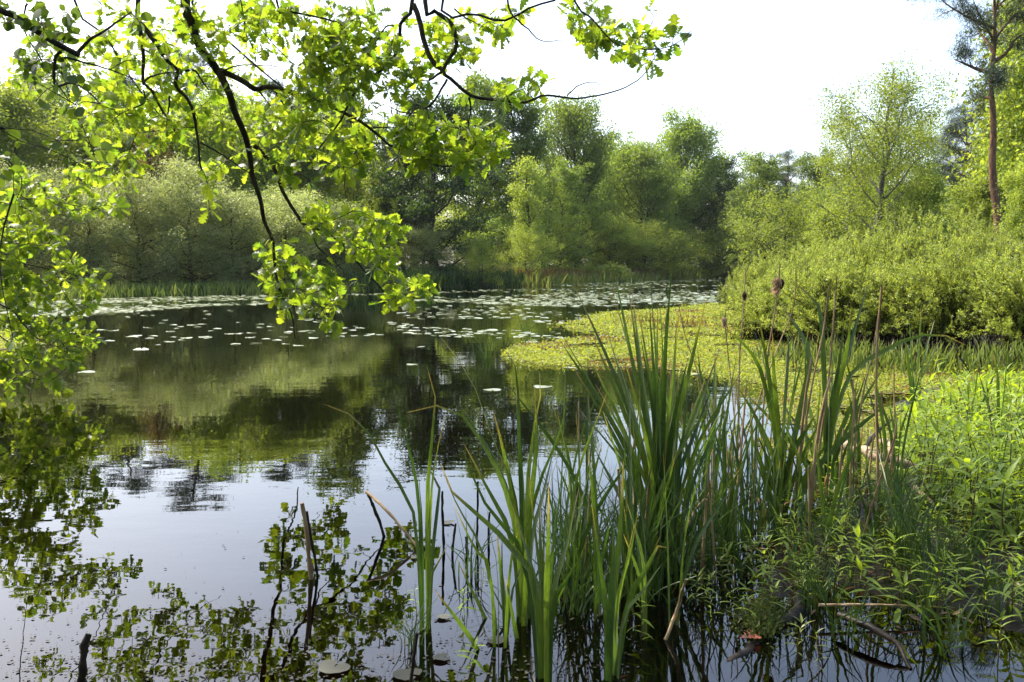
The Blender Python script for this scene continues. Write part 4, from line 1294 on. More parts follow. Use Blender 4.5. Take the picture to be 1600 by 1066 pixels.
def cattail(base, tips, w, label, extra=0, eh=.8, brown=0, tipdepth=.18, name="cattail_clump"):
    b = gp(*base)
    zb = zground(b[0], b[1])
    bl_, dr = MB(), MB()
    for tp in tips:
        pts = [np.array([b[0] + rng.normal(0, .015), b[1] + rng.normal(0, .02), min(zb, 0) - .05])]
        m = len(tp)
        off = rng.normal(0, tipdepth)
        for k, q in enumerate(tp[::-1]):
            pts.append(at(q[0], q[1], b[1] + off * (k + 1) / m))
        blade(bl_, pts, w * rng.uniform(.6, 1.0))
    for k in range(int(extra * 1.8) + 1):
        a = rng.uniform(0, 6.28)
        ln = abs(rng.normal(0, .22)) + .04
        h = eh * rng.uniform(.5, 1.05)
        d = np.array([math.cos(a) * ln, math.sin(a) * ln, 1])
        p0 = np.array([b[0] + rng.normal(0, .025), b[1] + rng.normal(0, .025), min(zb, 0) - .05])
        p1, p2 = p0 + d * h * .5, p0 + d * h + np.array([math.cos(a), math.sin(a), -.5]) * h * rng.uniform(0, .22)
        blade(bl_, [p0, p1, p2], w * rng.uniform(.55, 1.0))
    for k in range(brown):
        a = rng.uniform(0, 6.28)
        h = eh * rng.uniform(.12, .5)
        p0 = np.array([b[0] + rng.normal(0, .03), b[1] + rng.normal(0, .03), min(zb, 0) - .05])
        p2 = p0 + np.array([math.cos(a) * h * .5, math.sin(a) * h * .5, h * rng.uniform(.3, 1)])
        blade(dr, [p0, (p0 + p2) / 2 + [0, 0, h * .25], p2], w * rng.uniform(.5, .9))
    o = thing(name, label, "cattail", (b[0], b[1], 0))
    link("blades", bl_.mesh("blades", M["cattail"]), o, (-b[0], -b[1], 0))
    if dr.n:
        link("dry_blades", dr.mesh("dry_blades", M["dry"]), o, (-b[0], -b[1], 0))
    return o


cattail((663, 985), [[(504, 631), (564, 660), (612, 743), (650, 825)], [(575, 592), (624, 630), (631, 675), (646, 731), (657, 844)], [(667, 572), (680, 619), (672, 713), (667, 825)],
                     [(650, 690), (655, 760), (660, 860)], [(696, 650), (678, 730), (670, 850)], [(624, 735), (650, 738), (686, 752), (676, 870)], [(700, 850), (680, 890), (670, 930)]], .017,
        "slim cattail clump with long arching blades, leftmost of the cattails", 2, .5, 2)
cattail((822, 968), [[(684, 521), (725, 574), (748, 619), (770, 686), (800, 750), (815, 850)], [(702, 611), (740, 664), (785, 743), (812, 860)], [(635, 645), (680, 634), (714, 641), (745, 680), (777, 735), (808, 850)],
                     [(781, 537), (806, 574), (811, 660), (815, 800)], [(843, 581), (846, 607), (830, 694), (822, 820)], [(886, 621), (875, 675), (838, 769), (824, 870)], [(725, 694), (760, 760), (805, 870)],
                     [(806, 600), (812, 700), (818, 830)], [(770, 640), (790, 720), (812, 850)], [(835, 600), (838, 700), (825, 840)], [(868, 690), (850, 770), (828, 880)]], .021,
        "full cattail clump in the centre, with one blade bent over at its tip", 6, .7, 3)
cattail((853, 1058), [[(689, 724), (706, 769), (761, 817), (809, 868), (838, 940)], [(720, 700), (760, 790), (825, 900)], [(843, 782), (845, 860), (850, 960)], [(880, 720), (868, 820), (856, 950)],
                      [(857, 758), (856, 850), (853, 960)], [(916, 861), (886, 905), (862, 970)], [(826, 745), (838, 850), (848, 960)], [(905, 760), (884, 860), (860, 965)], [(800, 790), (828, 880), (846, 970)]], .02,
        "cattail clump standing nearest, at the bottom edge in the centre", 3, .55, 2)
cattail((783, 1000), [[(706, 782), (740, 855), (768, 913)], [(754, 751), (768, 840), (779, 920)], [(688, 728), (715, 790), (765, 900)], [(785, 840), (785, 900)], [(810, 830), (796, 900)], [(825, 880), (800, 930)]], .015,
        "small cattail shoot just left of the nearest clump", 2, .35)
C4 = [(1058, 495), (1090, 530), (995, 470), (1028, 470), (960, 545), (1115, 600), (897, 446), (957, 412), (987, 452), (957, 454), (870, 510), (875, 532), (890, 565), (917, 550), (946, 509), (925, 522), (1005, 437), (1016, 436), (1029, 434), (1050, 410), (982, 450), (1105, 460), (1064, 477), (1042, 477),
      (1015, 482), (1125, 545), (1108, 575), (1085, 500), (1000, 520), (975, 560), (905, 640), (1035, 540), (1075, 560), (930, 600), (1022, 500), (1052, 520)]
tips4 = []
for (tx, ty) in C4:
    bx, by = 1030, 880
    mx_ = bx + (tx - bx) * .18
    m2x = bx + (tx - bx) * .52
    tips4.append([(tx, ty), (m2x + rng.normal(0, 3), by + (ty - by) * .66), (mx_ + rng.normal(0, 4), by + (ty - by) * .33)])
cattail((1030, 884), tips4, .022, "tallest and thickest cattail clump, in the centre right", 12, .8, 14, .2)
cattail((952, 1048), [[(1042, 856), (1030, 852), (1010, 890), (978, 960)], [(957, 810), (960, 880), (955, 960)], [(991, 820), (975, 890), (960, 970)], [(930, 844), (940, 920), (950, 990)], [(974, 720), (970, 820), (958, 960)],
                      [(1035, 880), (1005, 925), (972, 985)], [(925, 790), (938, 880), (950, 980)], [(1000, 780), (985, 860), (962, 970)]], .024, "short broad bladed cattail at the bottom, right of the nearest clump", 4, .4, 4)
cattail((1222, 812), [[(1115, 502), (1144, 522), (1170, 546), (1190, 583), (1212, 690)], [(1250, 520), (1240, 600), (1226, 700)], [(1185, 490), (1202, 590), (1216, 690)], [(1168, 502), (1183, 529), (1195, 575), (1212, 680)], [(1207, 520), (1210, 600), (1218, 700)], [(1232, 507), (1231, 560), (1227, 612), (1223, 700)],
                      [(1271, 481), (1260, 529), (1250, 575), (1240, 612), (1227, 700)], [(1218, 472), (1236, 498), (1257, 531), (1265, 570), (1240, 690)], [(1150, 600), (1185, 660), (1212, 730)], [(1195, 560), (1208, 640), (1218, 720)]], .027,
        "cattail clump below the fluffy seed head", 8, .65, 6)
cattail((1292, 770), [[(1238, 439), (1264, 461), (1279, 478), (1284, 511), (1290, 640)], [(1319, 502), (1312, 560), (1298, 660)], [(1330, 472), (1324, 540), (1300, 660)], [(1357, 442), (1340, 500), (1321, 566), (1303, 612), (1294, 690)],
                      [(1510, 540), (1475, 524), (1441, 524), (1406, 535), (1371, 555), (1332, 581), (1304, 660)], [(1300, 520), (1299, 600), (1294, 690)], [(1275, 560), (1284, 640), (1290, 710)], [(1345, 600), (1320, 660), (1298, 720)],
                      [(1240, 560), (1265, 640), (1286, 710)], [(1390, 560), (1340, 640), (1302, 720)], [(1310, 480), (1306, 570), (1296, 680)], [(1285, 470), (1296, 560), (1294, 680)]], .026, "cattail clump with one blade arching far to the right", 6, .6, 6)
cattail((1427, 640), [[(1439, 480), (1436, 540), (1430, 600)], [(1420, 490), (1424, 560), (1427, 610)], [(1470, 530), (1448, 575), (1432, 615)], [(1412, 520), (1420, 570), (1426, 615)], [(1460, 500), (1444, 560)]], .02, "narrow cattail tuft before the shrubs", 2, .5)
cattail((1515, 690), [[(1493, 561), (1505, 620), (1512, 660)], [(1531, 557), (1522, 620), (1516, 660)], [(1486, 624), (1503, 655)], [(1560, 570), (1535, 630), (1518, 665)], [(1512, 590), (1514, 640)]], .019, "upright cattail tuft in the sunlit herbs", 2, .4)
cattail((1560, 714), [[(1550, 550), (1558, 580), (1560, 640)], [(1574, 552), (1568, 620), (1562, 670)], [(1600, 563), (1580, 625), (1564, 670)], [(1529, 583), (1545, 640)], [(1625, 600), (1590, 655)], [(1600, 640), (1578, 680)]], .02, "cattail tuft near the right edge in the sunlit herbs", 3, .45)
cattail((1483, 706), [[(1486, 602), (1484, 650)], [(1470, 640), (1478, 675)], [(1500, 640), (1490, 680)]], .016, "smallest cattail tuft among the sunlit herbs", 1, .3)
cattail((1372, 850), [[(1352, 715), (1362, 780)], [(1424, 722), (1400, 770), (1380, 815)], [(1395, 722), (1384, 780)], [(1340, 760), (1358, 810)], [(1375, 740), (1374, 800)]], .016, "low cattail tuft at the foot of the tall bare stalk", 3, .4, 4)
cattail((1452, 800), [[(1487, 726), (1470, 760)], [(1435, 730), (1446, 770)], [(1418, 745), (1438, 780)], [(1465, 735), (1456, 775)]], .015, "low cattail tuft beside the white stick", 2, .3)
cattail((1115, 800), [[(1090, 590), (1100, 690)], [(1135, 620), (1124, 710)], [(1150, 560), (1130, 680), (1118, 750)], [(1075, 640), (1095, 720)], [(1160, 640), (1135, 720)], [(1120, 570), (1117, 690)]], .016, "thin cattail clump right behind the tallest one", 6, .5, 5)
cattail((1180, 770), [[(1170, 590), (1175, 690)], [(1190, 600), (1184, 690)], [(1200, 640), (1190, 710)], [(1155, 640), (1168, 710)]], .014, "thin cattail clump under the grey seed head", 5, .45, 4)
cattail((1040, 862), [[(1140, 620), (1100, 700), (1062, 790)], [(1075, 600), (1065, 700), (1050, 790)], [(1110, 660), (1078, 740)]], .018, "open cattail clump hidden behind the tallest one", 6, .6, 8)
cattail((905, 905), [[(900, 640), (905, 730), (906, 830)], [(930, 640), (920, 740), (909, 840)], [(960, 660), (935, 760), (912, 850)], [(885, 700), (895, 800)], [(870, 640), (890, 760)], [(945, 590), (930, 700), (912, 830)]], .012, "wispy cattail between the centre clump and the tallest clump", 6, .55, 4)
cattail((985, 930), [[(985, 690), (986, 790)], [(1000, 650), (994, 780)], [(965, 700), (975, 810)], [(1020, 720), (1000, 820)], [(1000, 600), (996, 740)]], .016, "thin cattail in front of the tallest clump", 5, .5, 5)


for k in range(36):
    px, py = (rng.uniform(1050, 1400), rng.uniform(720, 880)) if k < 23 else (rng.uniform(870, 1060), rng.uniform(800, 1000))
    b = gp(px, py)
    sb = MB()
    for j in range(rng.integers(2, 5)):
        a, ln, h = rng.uniform(0, 6.28), abs(rng.normal(0, .16)), rng.uniform(.38, .85)
        d = np.array([math.cos(a) * ln, math.sin(a) * ln, 1.0])
        p0 = np.array([b[0] + rng.normal(0, .01), b[1] + rng.normal(0, .01), -.05])
        blade(sb, [p0, p0 + d * h * .55, p0 + d * h + np.array([math.cos(a), math.sin(a), -.4]) * h * rng.uniform(0, .16)], rng.uniform(.009, .015))
    o = thing("cattail_shoot", "slim cattail shoot of a few thin blades between the big clumps", "cattail", (b[0], b[1], 0), group="slim cattail shoots between the clumps")
    link("blades", sb.mesh("blades", M["cattail"]), o, (-b[0], -b[1], 0))


def seed_stalk(pts, base, r, head, label):
    b = gp(*base)
    st = MB()
    P = [np.array([b[0], b[1], -.05])] + [at(x, y, b[1] + .0) for x, y in pts[::-1]]
    c = spline(P, 16) + np.cumsum(rng.normal(0, .0008, (16, 3)), axis=0)
    tube(st, c, np.linspace(r, r * .55, 16), 7)
    o = thing("cattail_seed_stalk" if head else "dry_reed_stalk", label, "cattail" if head else "reed", (b[0], b[1], 0))
    inv_ = (-b[0], -b[1], 0)
    link("stem", st.mesh("stem", M["straw"]), o, inv_)
    if not head:
        return
    kind, hx, hy, hl, hr = head
    ctr = at(hx, hy, b[1])
    ax = unit(c[-1] - c[-3])
    u = np.linspace(-1, 1, 12)
    prof = hr * np.sqrt(np.maximum(.02, 1 - np.abs(u) ** 3.5)) * (1 + .15 * np.sin(u * 4 + 1))
    hd = MB()
    cc = ctr + ax * (u * hl / 2)[:, None]
    tube(hd, cc, prof, 12)
    link("seed_head", hd.mesh("seed_head", M["seedhead"] if kind != 'pale' else M["fluff"]), o, inv_)
    if kind in ('fluff', 'pale', 'grey'):
        g_ = MB()
        n = {'fluff': 620, 'pale': 380, 'grey': 90}[kind]
        side = np.array([-1.0, -.2, -.15]) if kind == 'fluff' else np.array([-.4, -.4, -.5])
        v = unit(rand_dir(n) + side * (1.1 if kind == 'fluff' else .5))
        w = rng.random(n)
        q = ctr + ax * ((w - .55) * hl * (1.1 if kind == 'fluff' else .9))[:, None] + v * hr * np.array([.8, .8, .3])
        ln = rng.uniform(.5, 1.2, n) * hr * (1.0 + (.9 * (np.sin(w * 9) > 0) if kind == 'fluff' else 0))
        leaves(g_, NEEDLE, q, unit(v * .8 + rng.normal(0, .25, (n, 3)) + np.array([0, 0, -.45])), rand_dir(n), np.column_stack([ln * 2.6, ln, ln]))
        link("fluff", g_.mesh("fluff", M["fluff"], False), o, inv_)


seed_stalk([(1133, 486), (1132, 505), (1136, 540), (1143, 612)], (1155, 735), .0045, ('pale', 1132, 503, .05, .013), "shortest cattail stalk with a pale shredded seed head")
seed_stalk([(1165, 424), (1163, 461), (1159, 520), (1155, 583)], (1152, 745), .005, ('grey', 1163, 463, .052, .011), "cattail stalk with a narrow grey seed head")
seed_stalk([(1220, 413), (1218, 445), (1212, 490), (1198, 577)], (1186, 760), .006, ('fluff', 1219, 444, .058, .019), "cattail stalk with a fluffy bursting brown seed head")
seed_stalk([(1243, 421), (1240, 478), (1214, 546), (1190, 610)], (1150, 720), .005, None, "bare stalk leaning right beside the fluffy seed head")
seed_stalk([(1294, 446), (1285, 520), (1266, 612)], (1235, 800), .0065, None, "bare leaning stalk, left of a close pair before the shrubs")
seed_stalk([(1305, 431), (1299, 520), (1290, 620)], (1266, 790), .006, None, "tallest bare stalk of the close pair before the shrubs")
seed_stalk([(1378, 449), (1371, 533), (1369, 612)], (1374, 845), .0075, None, "thick dark upright stalk before the middle of the shrubs")
seed_stalk([(1374, 480), (1362, 560), (1349, 607)], (1322, 770), .006, None, "bare stalk leaning against the thick upright one")
seed_stalk([(1268, 560), (1256, 640)], (1240, 812), .009, None, "thick leaning reed stub beside the cattail clump")
seed_stalk([(1300, 590), (1284, 660)], (1262, 815), .011, None, "thickest dry reed stub, leaning right")
seed_stalk([(1378, 610), (1382, 700)], (1385, 825), .007, None, "pale bleached reed right of the thick upright stalk")
seed_stalk([(1392, 740), (1391, 770)], (1388, 800), .006, None, "short snapped white reed beside the bleached one")
seed_stalk([(1062, 478), (1070, 520), (1100, 620)], (1125, 790), .004, None, "thin reddish stalk leaning left behind the tallest cattails")

for k in range(62):
    bx, by = (rng.uniform(1040, 1400), rng.uniform(690, 860)) if k < 44 else (rng.uniform(880, 1120), rng.uniform(760, 930))
    b = gp(bx, by)
    h = rng.uniform(.18, .62)
    l_ = rng.normal(0, .13, 2)
    m_ = MB()
    c = spline([np.array([b[0], b[1], -.05]), b + np.array([l_[0] * h * .5, l_[1] * h * .5, h * .5]), b + np.array([l_[0] * h, l_[1] * h, h])], 8)
    tube(m_, c, np.linspace(.0042, .0022, 8) * rng.uniform(.8, 1.9), 5)
    tag(link("dead_reed", m_.mesh("dead_reed", M["straw"]), None), "thin dead tan reed standing among the cattails on the right", "reed", "thin dead reeds among the cattails")

# dead stubs in the water
def stick(pts, r, mat, label, name="reed_stub", cat="reed stub", taper=.8, group=None, sides=7):
    m_ = MB()
    c = spline(pts, max(8, 5 * len(pts)))
    c = c + rng.normal(0, r * .12, c.shape) + np.column_stack([np.sin(np.linspace(0, 7, len(c)) + r * 900), np.cos(np.linspace(0, 5, len(c)) + r * 500), 0 * c[:, 0]]) * r * (.9 if r > .009 else .2)
    tube(m_, c, np.linspace(r, r * taper, len(c)) * rng.uniform(.78, 1.22, len(c)), sides)
    p0 = np.array(pts[0])
    o = link(name, m_.mesh(name, mat), None)
    tag(o, label, cat, group)
    return o


def stub(base, top, r, label, mat=None, **kw):
    b = gp(*base)
    stick([np.array([b[0], b[1], -.08]), b, at(top[0], top[1], b[1])], r, mat or M["straw"], label, **kw)


stub((487, 905), (472, 785), .009, "taller of two grey dead stubs in the open water")
stub((496, 900), (479, 800), .006, "thinner of two grey dead stubs in the open water", M["darkwood"])
b = gp(600, 838)
stick([np.array([b[0], b[1], -.08]), b, at(586, 798, b[1]), at(573, 769, b[1])], .008, M["darkwood"], "dark dead reed base of the snapped stalk", "broken_reed", "reed")
stick([at(573, 769, b[1]), at(606, 800, b[1] - .1), gp(655, 858)], .0065, M["straw"], "snapped pale reed stalk bent down into the water", "broken_reed", "reed")
for i, (bx, by, tx, ty, r, lab) in enumerate([(693, 857, 691, 768, .006, "black stub left of the centre cattails"), (706, 870, 712, 818, .006, "thin black stub behind the slim cattail"), (730, 864, 728, 838, .008, "shortest black stub, knobbly at its foot"),
                                              (745, 842, 747, 752, .005, "slanting black stub behind the centre clump"), (763, 850, 765, 800, .006, "black stub touching the centre clump"), (120, 1075, 146, 990, .012, "black knobbly stub at the bottom left"),
                                              (905, 880, 900, 740, .008, "brown broken stub in the wispy cattail"), (855, 880, 858, 800, .006, "dark stub inside the centre clump"), (640, 1080, 652, 990, .006, "dark stub at the bottom by the slim cattail")]):
    stub((bx, by), (tx, ty), r, lab, M["darkwood"])

# ------------------------------------------------------------------ fallen wood, litter, small things on the marsh
def log(pts, z, r, mat, label, name="fallen_branch", taper=.5):
    stick([gp(x, y, zz) for (x, y), zz in zip(pts, z)], r, mat, label, name, "branch", taper, None, 9)


log([(1322, 698), (1370, 712), (1410, 722), (1448, 742)], (.10, .12, .11, .06), .028, M["deadwood"], "pale fallen branch lying at the edge of the sunlit herbs", taper=.7)
log([(1378, 690), (1400, 710), (1425, 735)], (.02, .06, .03), .028, M["deadwood"], "thick weathered stump piece under the pale fallen branch", "driftwood", .8)
log([(1345, 708), (1362, 680), (1390, 660), (1416, 636)], (.05, .10, .14, .2), .014, M["darkwood"], "dark forked stick rising behind the pale fallen branch")
log([(1434, 762), (1452, 785), (1470, 815)], (.12, .10, .02), .011, M["deadwood"], "white peeled stick among the herbs")
log([(1318, 962), (1365, 985), (1405, 1010), (1428, 1045)], (.05, .05, .03, .0), .012, M["darkwood"], "bare curved branch lying in the shaded mud")
log([(1105, 1060), (1150, 1030), (1190, 1008)], (-.02, -.010, -.008), .018, M["darkwood"], "sunken dark log at the bottom edge", "sunken_log", .8)
log([(1180, 990), (1230, 960), (1265, 930)], (-.008, .004, .006), .026, M["darkwood"], "mossy rotten log in the shade of the herbs", "rotten_log", .7)
log([(1040, 1000), (1060, 945), (1072, 905)], (.0, .10, .22), .006, M["straw"], "dry stick leaning out of the rusty litter")
log([(1065, 838), (1085, 800), (1110, 770)], (.08, .16, .22), .007, M["straw"], "dry broken stalk propped against the tallest cattails")
log([(1280, 945), (1390, 946), (1440, 948)], (.05, .045, .04), .006, M["straw"], "thin straight twig lying on the mud")
log([(1300, 790), (1350, 775), (1395, 765)], (.03, .05, .05), .010, M["deadwood"], "pale dry reed lying between the cattails")

g = MB()
p = gp(1156, 997, .02)
leaves(g, OAKLEAF, np.array([p]), np.array([[1.0, .35, .05]]), np.array([[-.05, -.15, 1.0]]), np.array([.075]))
tag(link("fallen_leaf", g.mesh("fallen_leaf", M["brownleaf"])), "red brown fallen leaf floating at the bottom right", "leaf")

g = MB()
n = 900
q = np.column_stack([rng.normal(1190, 20, n), rng.normal(972, 14, n)])
P = np.array([gp(a, b_, 0) for a, b_ in q])
P[:, 2] = np.maximum(height(P[:, 0], P[:, 1])[0], 0) + rng.uniform(0, .06, n) * np.exp(-((q[:, 0] - 1190) / 30) ** 2)
leaves(g, DIAMOND, P, rand_dir(n, 1.0), rand_dir(n), rng.uniform(.01, .022, n))
tag(link("moss_cushion", g.mesh("moss_cushion", M["moss"], False)), "green moss cushion in the shaded mud", "moss")

# rusty litter: sunken dead blades
g = MB()
n = 420
cen = [(1045, 890, 30, 16), (1060, 930, 40, 20), (1100, 870, 40, 14), (1180, 880, 60, 14), (880, 985, 30, 12), (930, 1020, 40, 14), (1170, 840, 50, 14), (1400, 800, 50, 30), (1330, 930, 80, 20), (1050, 1000, 60, 20)]
for k in range(n):
    cx, cyy, sx, sy = cen[rng.integers(len(cen))]
    a = gp(cx + rng.normal(0, sx), min(cyy + rng.normal(0, sy), 1080), 0)
    zz = max(zground(a[0], a[1]) + .006, -rng.uniform(.004, .03))
    an = rng.uniform(0, 6.28)
    L_ = rng.uniform(.02, .09)
    e = a + np.array([math.cos(an), math.sin(an), 0]) * L_
    blade(g, [np.array([a[0], a[1], zz]), np.array([(a[0] + e[0]) / 2, (a[1] + e[1]) / 2, zz + rng.uniform(-.002, .006)]), np.array([e[0], e[1], zz])], rng.uniform(.004, .010), rng.uniform(0, 6), 5)
tag(link("dead_leaf_litter", g.mesh("dead_leaf_litter", M["rust"])), "rust brown dead blades and litter around the cattail feet", "litter", kind="stuff")

g = MB()
n = 1500
P = np.column_stack([rng.uniform(.3, 4.2, n), rng.uniform(2.5, 4.6, n)])
hz, sd_ = height(P[:, 0], P[:, 1])
P, hz = P[hz > -.02], hz[hz > -.02]
n = len(P)
leaves(g, DIAMOND, np.column_stack([P, np.maximum(hz, 0) + rng.uniform(.004, .02, n)]), rand_dir(n, .0) * [1, 1, .3], rand_dir(n, 2.0), np.column_stack([rng.uniform(.008, .03, n), rng.uniform(.02, .07, n), np.full(n, .03)]))
tag(link("mud_litter", g.mesh("mud_litter", M["mudlitter"], False)), "rotting leaf scraps scattered over the shaded mud", "litter", kind="stuff")
g = MB()
n = 2800
q = np.column_stack([rng.uniform(-100, 1000, n), 1090 - np.abs(rng.normal(0, 90, n))])
P = np.array([gp(a, min(b_, 1090), 0) for a, b_ in q])
P[:, 2] = .0035
leaves(g, ROUNDQ, P, np.column_stack([rng.normal(size=(n, 2)), np.zeros(n)]), np.tile([0, 0, 1.0], (n, 1)) + rng.normal(0, .06, (n, 3)), rng.uniform(.2, 1, n) ** 2 * .014)
tag(link("floating_debris", g.mesh("floating_debris", M["debris"], False)), "specks of floating leaf debris on the near water", "debris", kind="stuff")

# ------------------------------------------------------------------ herbs on the marsh
def make_herb(seed, H, pairs, leaf, mt, wide=1.0):
    r = np.random.default_rng(seed)
    st, lv = MB(), MB()
    top = np.array([r.normal(0, .05), r.normal(0, .05), H])
    c = spline([np.zeros(3), top * .5 + r.normal(0, .015, 3), top], 8)
    tube(st, c, np.linspace(.0042, .0015, 8), 5)
    P, D, Nn, S = [], [], [], []
    for k in range(pairs):
        u = .18 + .82 * (k / (pairs - 1)) ** .85
        p = np.array([np.interp(u, np.linspace(0, 1, 8), c[:, i]) for i in range(3)])
        a = k * 1.57 + r.normal(0, .25)
        for s in range(2 if k < pairs - 2 else 3):
            aa = a + s * (math.pi if k < pairs - 2 else 2.1) + r.normal(0, .15)
            el = .25 + .75 * u ** 2
            d = np.array([math.cos(aa) * math.cos(el), math.sin(aa) * math.cos(el), math.sin(el)])
            P.append(p); D.append(d); Nn.append(unit(np.array([-math.cos(aa) * .5, -math.sin(aa) * .5, 1]) + r.normal(0, .2, 3)))
            S.append(leaf * (1.15 - .6 * abs(u - .55)) * r.uniform(.5, 1.25))
    P, D, Nn, S = map(np.array, (P, D, Nn, S))
    D = unit(D + r.normal(0, .22, D.shape))
    w = r.random(len(P)) < .5
    wd = np.column_stack([S * wide, S, S])
    leaves(lv, LANCE, P[w], D[w], Nn[w], wd[w])
    leaves(lv, LANCE2, P[~w], D[~w], Nn[~w], wd[~w])
    return st.mesh("stem", M["stem"]), lv.mesh("leaves", mt)


HERB = [make_herb(*q) for q in ((1, .36, 7, .10, M["forb"]), (2, .28, 6, .115, M["forb"]), (3, .42, 8, .095, M["forb"], .75), (4, .24, 5, .12, M["forb"], 1.1), (5, .34, 7, .08, M["forb2"], .8),
                                (6, .46, 9, .075, M["forb2"], .7), (7, .30, 6, .09, M["forb"], .6))]


def herb_field(poly, n, smin, smax, label, group, mind):
    a = np.array(poly, float)
    lo, hi = a.min(0), a.max(0)
    got = []
    tries = 0
    while len(got) < n and tries < 20000:
        tries += 1
        q = rng.uniform(lo, hi)
        if not poly_mask(q[None, 0], q[None, 1], poly)[0]:
            continue
        p = gp(*q)
        if any((p[0] - g_[0]) ** 2 + (p[1] - g_[1]) ** 2 < mind * mind for g_ in got):
            continue
        got.append(p)
        i = random.choice((0, 1, 2, 3, 6, 0, 1, 3)) if 'sunlit' in label else random.randrange(7)
        s = random.uniform(smin, smax)
        o = thing("marsh_herb", label, "plant", (p[0], p[1], max(zground(p[0], p[1]), -.02) - .01), random.uniform(0, 6.28), (s * 1.1, s * 1.1, s), group)
        o.rotation_euler = (random.gauss(0, .1), random.gauss(0, .1), random.uniform(0, 6.28))
        link("stem", HERB[i][0], o)
        link("leaves", HERB[i][1], o)


herb_field([(1395, 690), (1480, 655), (1640, 650), (1700, 860), (1520, 870), (1440, 800)], 250, .6, 1.05, "bright green leafy herb in the sunlit patch on the right bank", "sunlit herbs on the right bank", .07)
herb_field([(1240, 850), (1420, 850), (1520, 870), (1680, 860), (1680, 1000), (1420, 970), (1290, 930), (1220, 900)], 70, .34, .62, "dark leafy herb on the shaded mud at the lower right", "shaded herbs on the mud", .075)
herb_field([(1060, 890), (1240, 850), (1290, 930), (1180, 990), (1080, 960)], 34, .3, .5, "small leafy herb among the rusty litter right of the tallest cattails", "small herbs in the litter", .07)
herb_field([(1220, 780), (1400, 770), (1420, 850), (1240, 860)], 26, .35, .62, "leafy herb between the cattail feet on the right", "herbs between the cattails", .09)
for px, py, s, lab in ((650, 960, .36, "small leafy herb standing in the water by the slim cattail"), (748, 945, .4, "leafy water herb left of the centre clump"), (727, 965, .34, "pale tipped herb in the water beside the leafy one"),
                       (735, 1040, .33, "low herb at the bottom between two cattails"), (910, 880, .4, "bright herb under the wispy cattail"), (1000, 1000, .4, "herb right of the short broad cattail"),
                       (1560, 1030, .5, "young herb in the puddle at the lower right corner"), (1245, 1030, .45, "herb in the dark water at the lower right"), (1280, 1055, .4, "low herb at the bottom edge on the right")):
    p = gp(px, py)
    o = thing("marsh_herb", lab, "plant", (p[0], p[1], -.03), random.uniform(0, 6), (s * 1.1, s * 1.1, s))
    i = random.randrange(7)
    link("stem", HERB[i][0], o)
    link("leaves", HERB[i][1], o)


g = MB()
n = 26000
P = np.column_stack([rng.uniform(1.2, 6.5, n), rng.uniform(3.2, 10.5, n)])
hz, sd_ = height(P[:, 0], P[:, 1])
okm = (sd_ > .25) & (wob(P[:, 0], P[:, 1], 3.3) > -.6 + .9 * (rng.random(n) - .2)) & (rng.random(n) < np.clip((P[:, 1] - 3.0) / 1.6, .12, 1))
P, hz = P[okm], hz[okm]
n = len(P)
leaves(g, ROUNDQ, np.column_stack([P, hz + rng.uniform(.005, .09, n)]), rand_dir(n, .2), rand_dir(n, 1.2), rng.uniform(.5, 1.2, n) * .034)
tag(link("creeping_plants", g.mesh("creeping_plants", M["forb"], False)), "low creeping green leaves covering the right bank between the herbs", "ground cover", kind="stuff")


# rush and grass tufts
def make_rush(seed, n, h, w, lean):
    global rng
    keep = rng
    rng = np.random.default_rng(seed)
    g_ = MB()
    for k in range(n):
        a = rng.uniform(0, 6.28)
        l_ = abs(rng.normal(0, lean))
        hh = h * rng.uniform(.4, 1.0)
        p0 = np.array([rng.normal(0, .035), rng.normal(0, .035), -.05])
        d = np.array([math.cos(a) * l_, math.sin(a) * l_, 1])
        blade(g_, [p0, p0 + d * hh * .5, p0 + d * hh + np.array([math.cos(a), math.sin(a), -.6]) * hh * rng.uniform(0, .35)], w * rng.uniform(.5, 1.1), rng.uniform(0, 6), 8)
    rng = keep
    return g_.mesh("blades", M["rush"])


RUSH = [make_rush(1, 26, .55, .006, .14), make_rush(2, 20, .42, .006, .22), make_rush(3, 30, .62, .005, .11), make_rush(4, 16, .30, .007, .33)]
rush_spots = [(880, 900), (900, 930), (925, 900), (945, 925), (960, 900), (980, 905), (910, 860), (940, 860), (975, 870), (1000, 880), (890, 960), (930, 970), (1010, 930), (1060, 880), (1080, 850), (1110, 850), (1140, 830),
              (1160, 850), (1190, 830), (990, 980), (870, 860), (860, 930), (1230, 860), (1270, 840), (1330, 820), (1100, 910), (1150, 900), (955, 960), (885, 880), (915, 945), (1000, 855), (1020, 960), (1065, 915), (1095, 880), (1125, 870), (1175, 800), (1205, 845), (1250, 880), (1300, 850), (1345, 860), (1390, 830),
              (1100, 790), (1060, 830), (1155, 780), (930, 890), (965, 940), (1040, 945), (1280, 800)]
for i, (px, py) in enumerate(rush_spots[::2] + rush_spots[1::4]):
    p = gp(px, py)
    o = thing("rush_tuft", "thin dark rush tuft among the cattail feet right of the centre clump", "rush", (p[0], p[1], max(zground(p[0], p[1]), -.02)), random.uniform(0, 6), (1, 1, random.uniform(.75, 1.2)), "rush tufts among the cattails")
    link("blades", RUSH[i % 4], o)
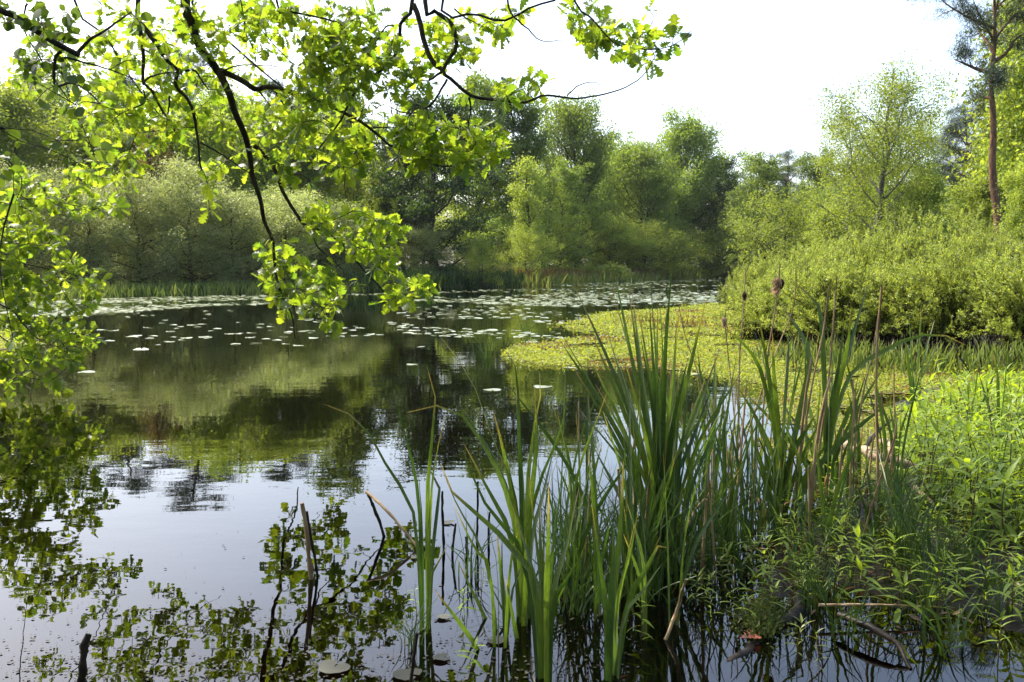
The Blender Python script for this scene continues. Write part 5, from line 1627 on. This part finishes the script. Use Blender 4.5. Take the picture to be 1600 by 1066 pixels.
for k in range(30):
    px, py = (rng.uniform(1400, 1620), rng.uniform(800, 980)) if k < 18 else (rng.uniform(1230, 1420), rng.uniform(840, 980))
    p = gp(px, py)
    s = rng.uniform(.5, .85)
    o = thing("grass_tuft", "thin grass tuft growing between the leafy herbs on the right bank", "grass", (p[0], p[1], max(zground(p[0], p[1]), -.02)), random.uniform(0, 6), (s, s, s), "grass tufts between the herbs")
    link("blades", RUSH[k % 4], o)
for px, py, s, lab in ((730, 900, .6, "sparse rush tuft in the open water left of the centre clump"), (1480, 1010, .9, "grass tuft bending over the puddle at the lower right"), (1330, 1000, .8, "grass tuft at the end of the bare curved branch"),
                       (1570, 960, .9, "grass tuft near the lower right corner"), (1420, 900, .9, "grass tuft in the middle of the shaded mud"), (1200, 1000, .6, "short grass tuft beside the red brown leaf"),
                       (1545, 800, .9, "grass tuft among the sunlit herbs at the right edge"), (760, 560, 1.2, "faint reeds standing in the water before the floating mat"), (820, 520, 1.2, "thin reeds among the lily pads before the floating mat"),
                       (640, 1010, .5, "sparse blades beside the foot of the slim cattail")):
    p = gp(px, py)
    o = thing("grass_tuft", lab, "grass", (p[0], p[1], max(zground(p[0], p[1]), -.02)), random.uniform(0, 6), (s * 1.2, s * 1.2, s))
    link("blades", random.choice(RUSH), o)

# ------------------------------------------------------------------ haze: thin volume added to soften contrast and lift the dark gaps
if HAZE > 0:
    m, nt, out = new_mat("haze")
    pv = N(nt, "ShaderNodeVolumePrincipled")
    pv.inputs["Color"].default_value = (0.9, 0.95, 1.0, 1)
    pv.inputs["Density"].default_value = HAZE
    pv.inputs["Anisotropy"].default_value = 0.3
    nt.links.new(pv.outputs[0], out.inputs[1])
    hb = MB()
    x0, x1, y0, y1, z0, z1 = -900, 900, -400, 1400, -1.8, 40
    hb.add([(x0, y0, z0), (x1, y0, z0), (x1, y1, z0), (x0, y1, z0), (x0, y0, z1), (x1, y0, z1), (x1, y1, z1), (x0, y1, z1)],
           [[0, 3, 2, 1], [4, 5, 6, 7], [0, 1, 5, 4], [1, 2, 6, 5], [2, 3, 7, 6], [3, 0, 4, 7]])
    tag(link("haze", hb.mesh("haze", m, False)), "thin haze volume added over the pond to lift the dark tones", "haze", kind="stuff")
